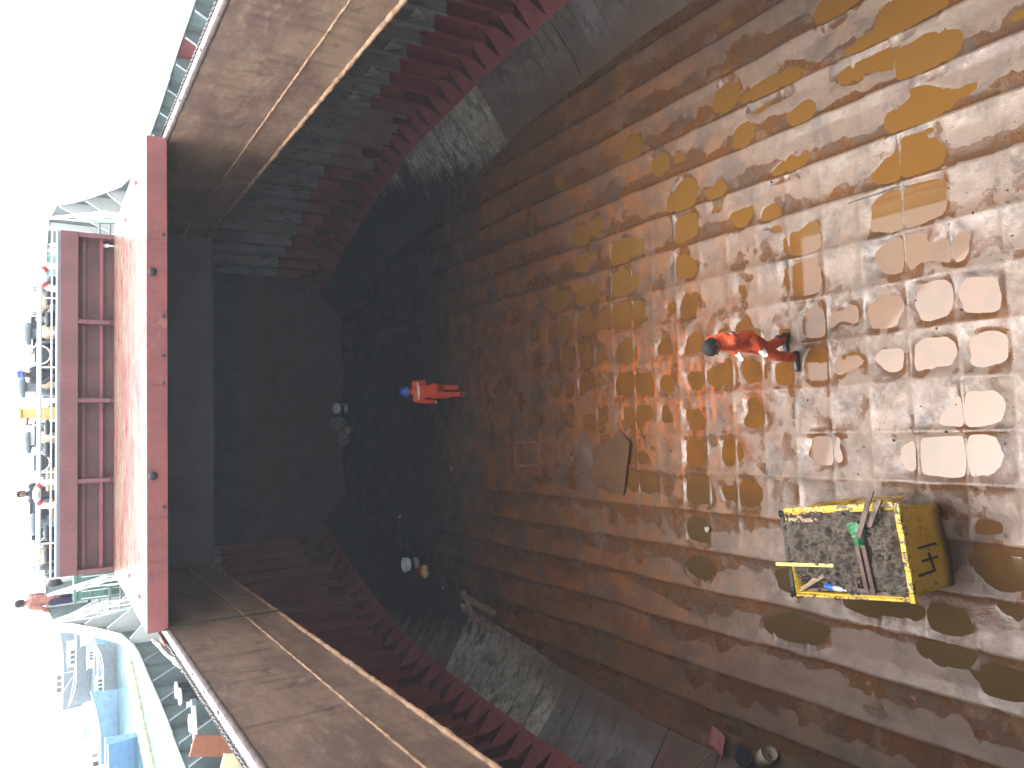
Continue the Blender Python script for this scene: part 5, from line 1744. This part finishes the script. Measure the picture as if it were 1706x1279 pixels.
# heap of rags and a cut tin at the photo edge
t = thing('cut_tin', 'rusty cut-open tin with a cream label lying on the port floor edge', 'tin', (-5.0, 8.02, .06), R(20))
t.rotation_euler = (R(75), R(10), R(40))
MB().lathe([(0, 0), (.12, .0), (.12, .26), (.112, .26), (.112, .01), (0, .01)], None, 18).build('tin_body', 'sack_pale', t)
MB().torus((0, 0, .26), .12, .012, (0, 0, 1), 18, 6).build('rim', 'iron', t)
b = MB()
random.seed(5)
for k in range(6):
    M = Matrix.Translation((-5.12 + random.uniform(-.12, .12), 8.32 + random.uniform(-.14, .16), .06 + .035 * k)) @ Matrix.Rotation(random.uniform(0, 3), 4, 'Z') @ Matrix.Rotation(random.uniform(-.5, .5), 4, 'X')
    b.box((-.13, -.08, -.008), (.13, .08, .008), M=M)
tag(b.build('dark_rags', 'plastic_dark'), 'heap of stiff dark rags beside the cut-open tin', 'rags')
# small pale litter
LIT = [((.30, 24.9), 'white scrap on the dark floor'), ]
def litter(x, y, z, r, m, label, grp='small litter in the hold'):
    b = MB()
    for k in range(3):
        b.sphere((x + random.uniform(-r, r) * .6, y + random.uniform(-r, r) * .6, z + r * .4), r * random.uniform(.5, .8), 6, 4, 0, (1, 1.3, .6))
    tag(b.build('litter_scrap', m), label, 'litter', grp)
litter(4.35, 25.6, .02, .06, 'sack_pale', 'cream scrap at the starboard foot of the forward bulkhead')
litter(-1.05, 17.95, .0, .05, 'sack_pale', 'tiny cream scrap on the dark floor left of the far worker')
litter(-2.55, 21.4, .0, .05, 'plastic_white', 'tiny white scrap on the dark floor beyond the paint pail')
litter(-4.2, 18.6, .0, .04, 'plastic_white', 'tiny white scrap between paint pail and crossed timbers')
litter(-5.3, 14.8, .22, .05, 'sack_pale', 'tiny cream scrap on the pale port bilge slope')
litter(-1.75, 9.0, -.01, .05, 'sack_pale', 'cream scrap on the wet floor ahead of the skip')
random.seed(9)
cr = MB()
for k in range(230):
    x, y = random.choice([(random.gauss(-.6, .7), random.gauss(5.2, .8)), (random.gauss(1.4, 1.2), random.gauss(4.8, .5)), (random.gauss(-1.8, 1.6), random.gauss(6.5, 1.5)), (random.gauss(1, 3), random.gauss(10, 3))])
    if not (-4.8 < x < 6 and 3.6 < y < 16): continue
    r = random.uniform(.004, .008) if random.random() < .75 else random.uniform(.009, .016)
    cr.sphere((x, y, fz(x, y) + r * .4), r, 5, 3, 0, (random.uniform(.7, 1.5), random.uniform(.7, 1.5), .6))
tag(cr.build('floor_crumbs', 'black'), 'dark crumbs of cargo scattered over the floor', kind='stuff')

# ------------------------------------------------------------------ haze
hz = MB().box((-400, -60, -1.2), (400, 400, 14.0))  # box reaches into the hold, added there to stand for lens veil
hm = bpy.data.materials.new('pale_haze')
hm.use_nodes = True
n_ = hm.node_tree
n_.nodes.remove(n_.nodes['Principled BSDF'])
pv = n_.nodes.new('ShaderNodeVolumePrincipled')
pv.inputs['Color'].default_value = (.86, .93, 1, 1)
pv.inputs['Density'].default_value = .0011
n_.links.new(pv.outputs[0], n_.nodes['Material Output'].inputs['Volume'])
tag(hz.build('haze', hm), 'thin pale haze over the harbour, carried into the hold to lift its shadows', kind='stuff')
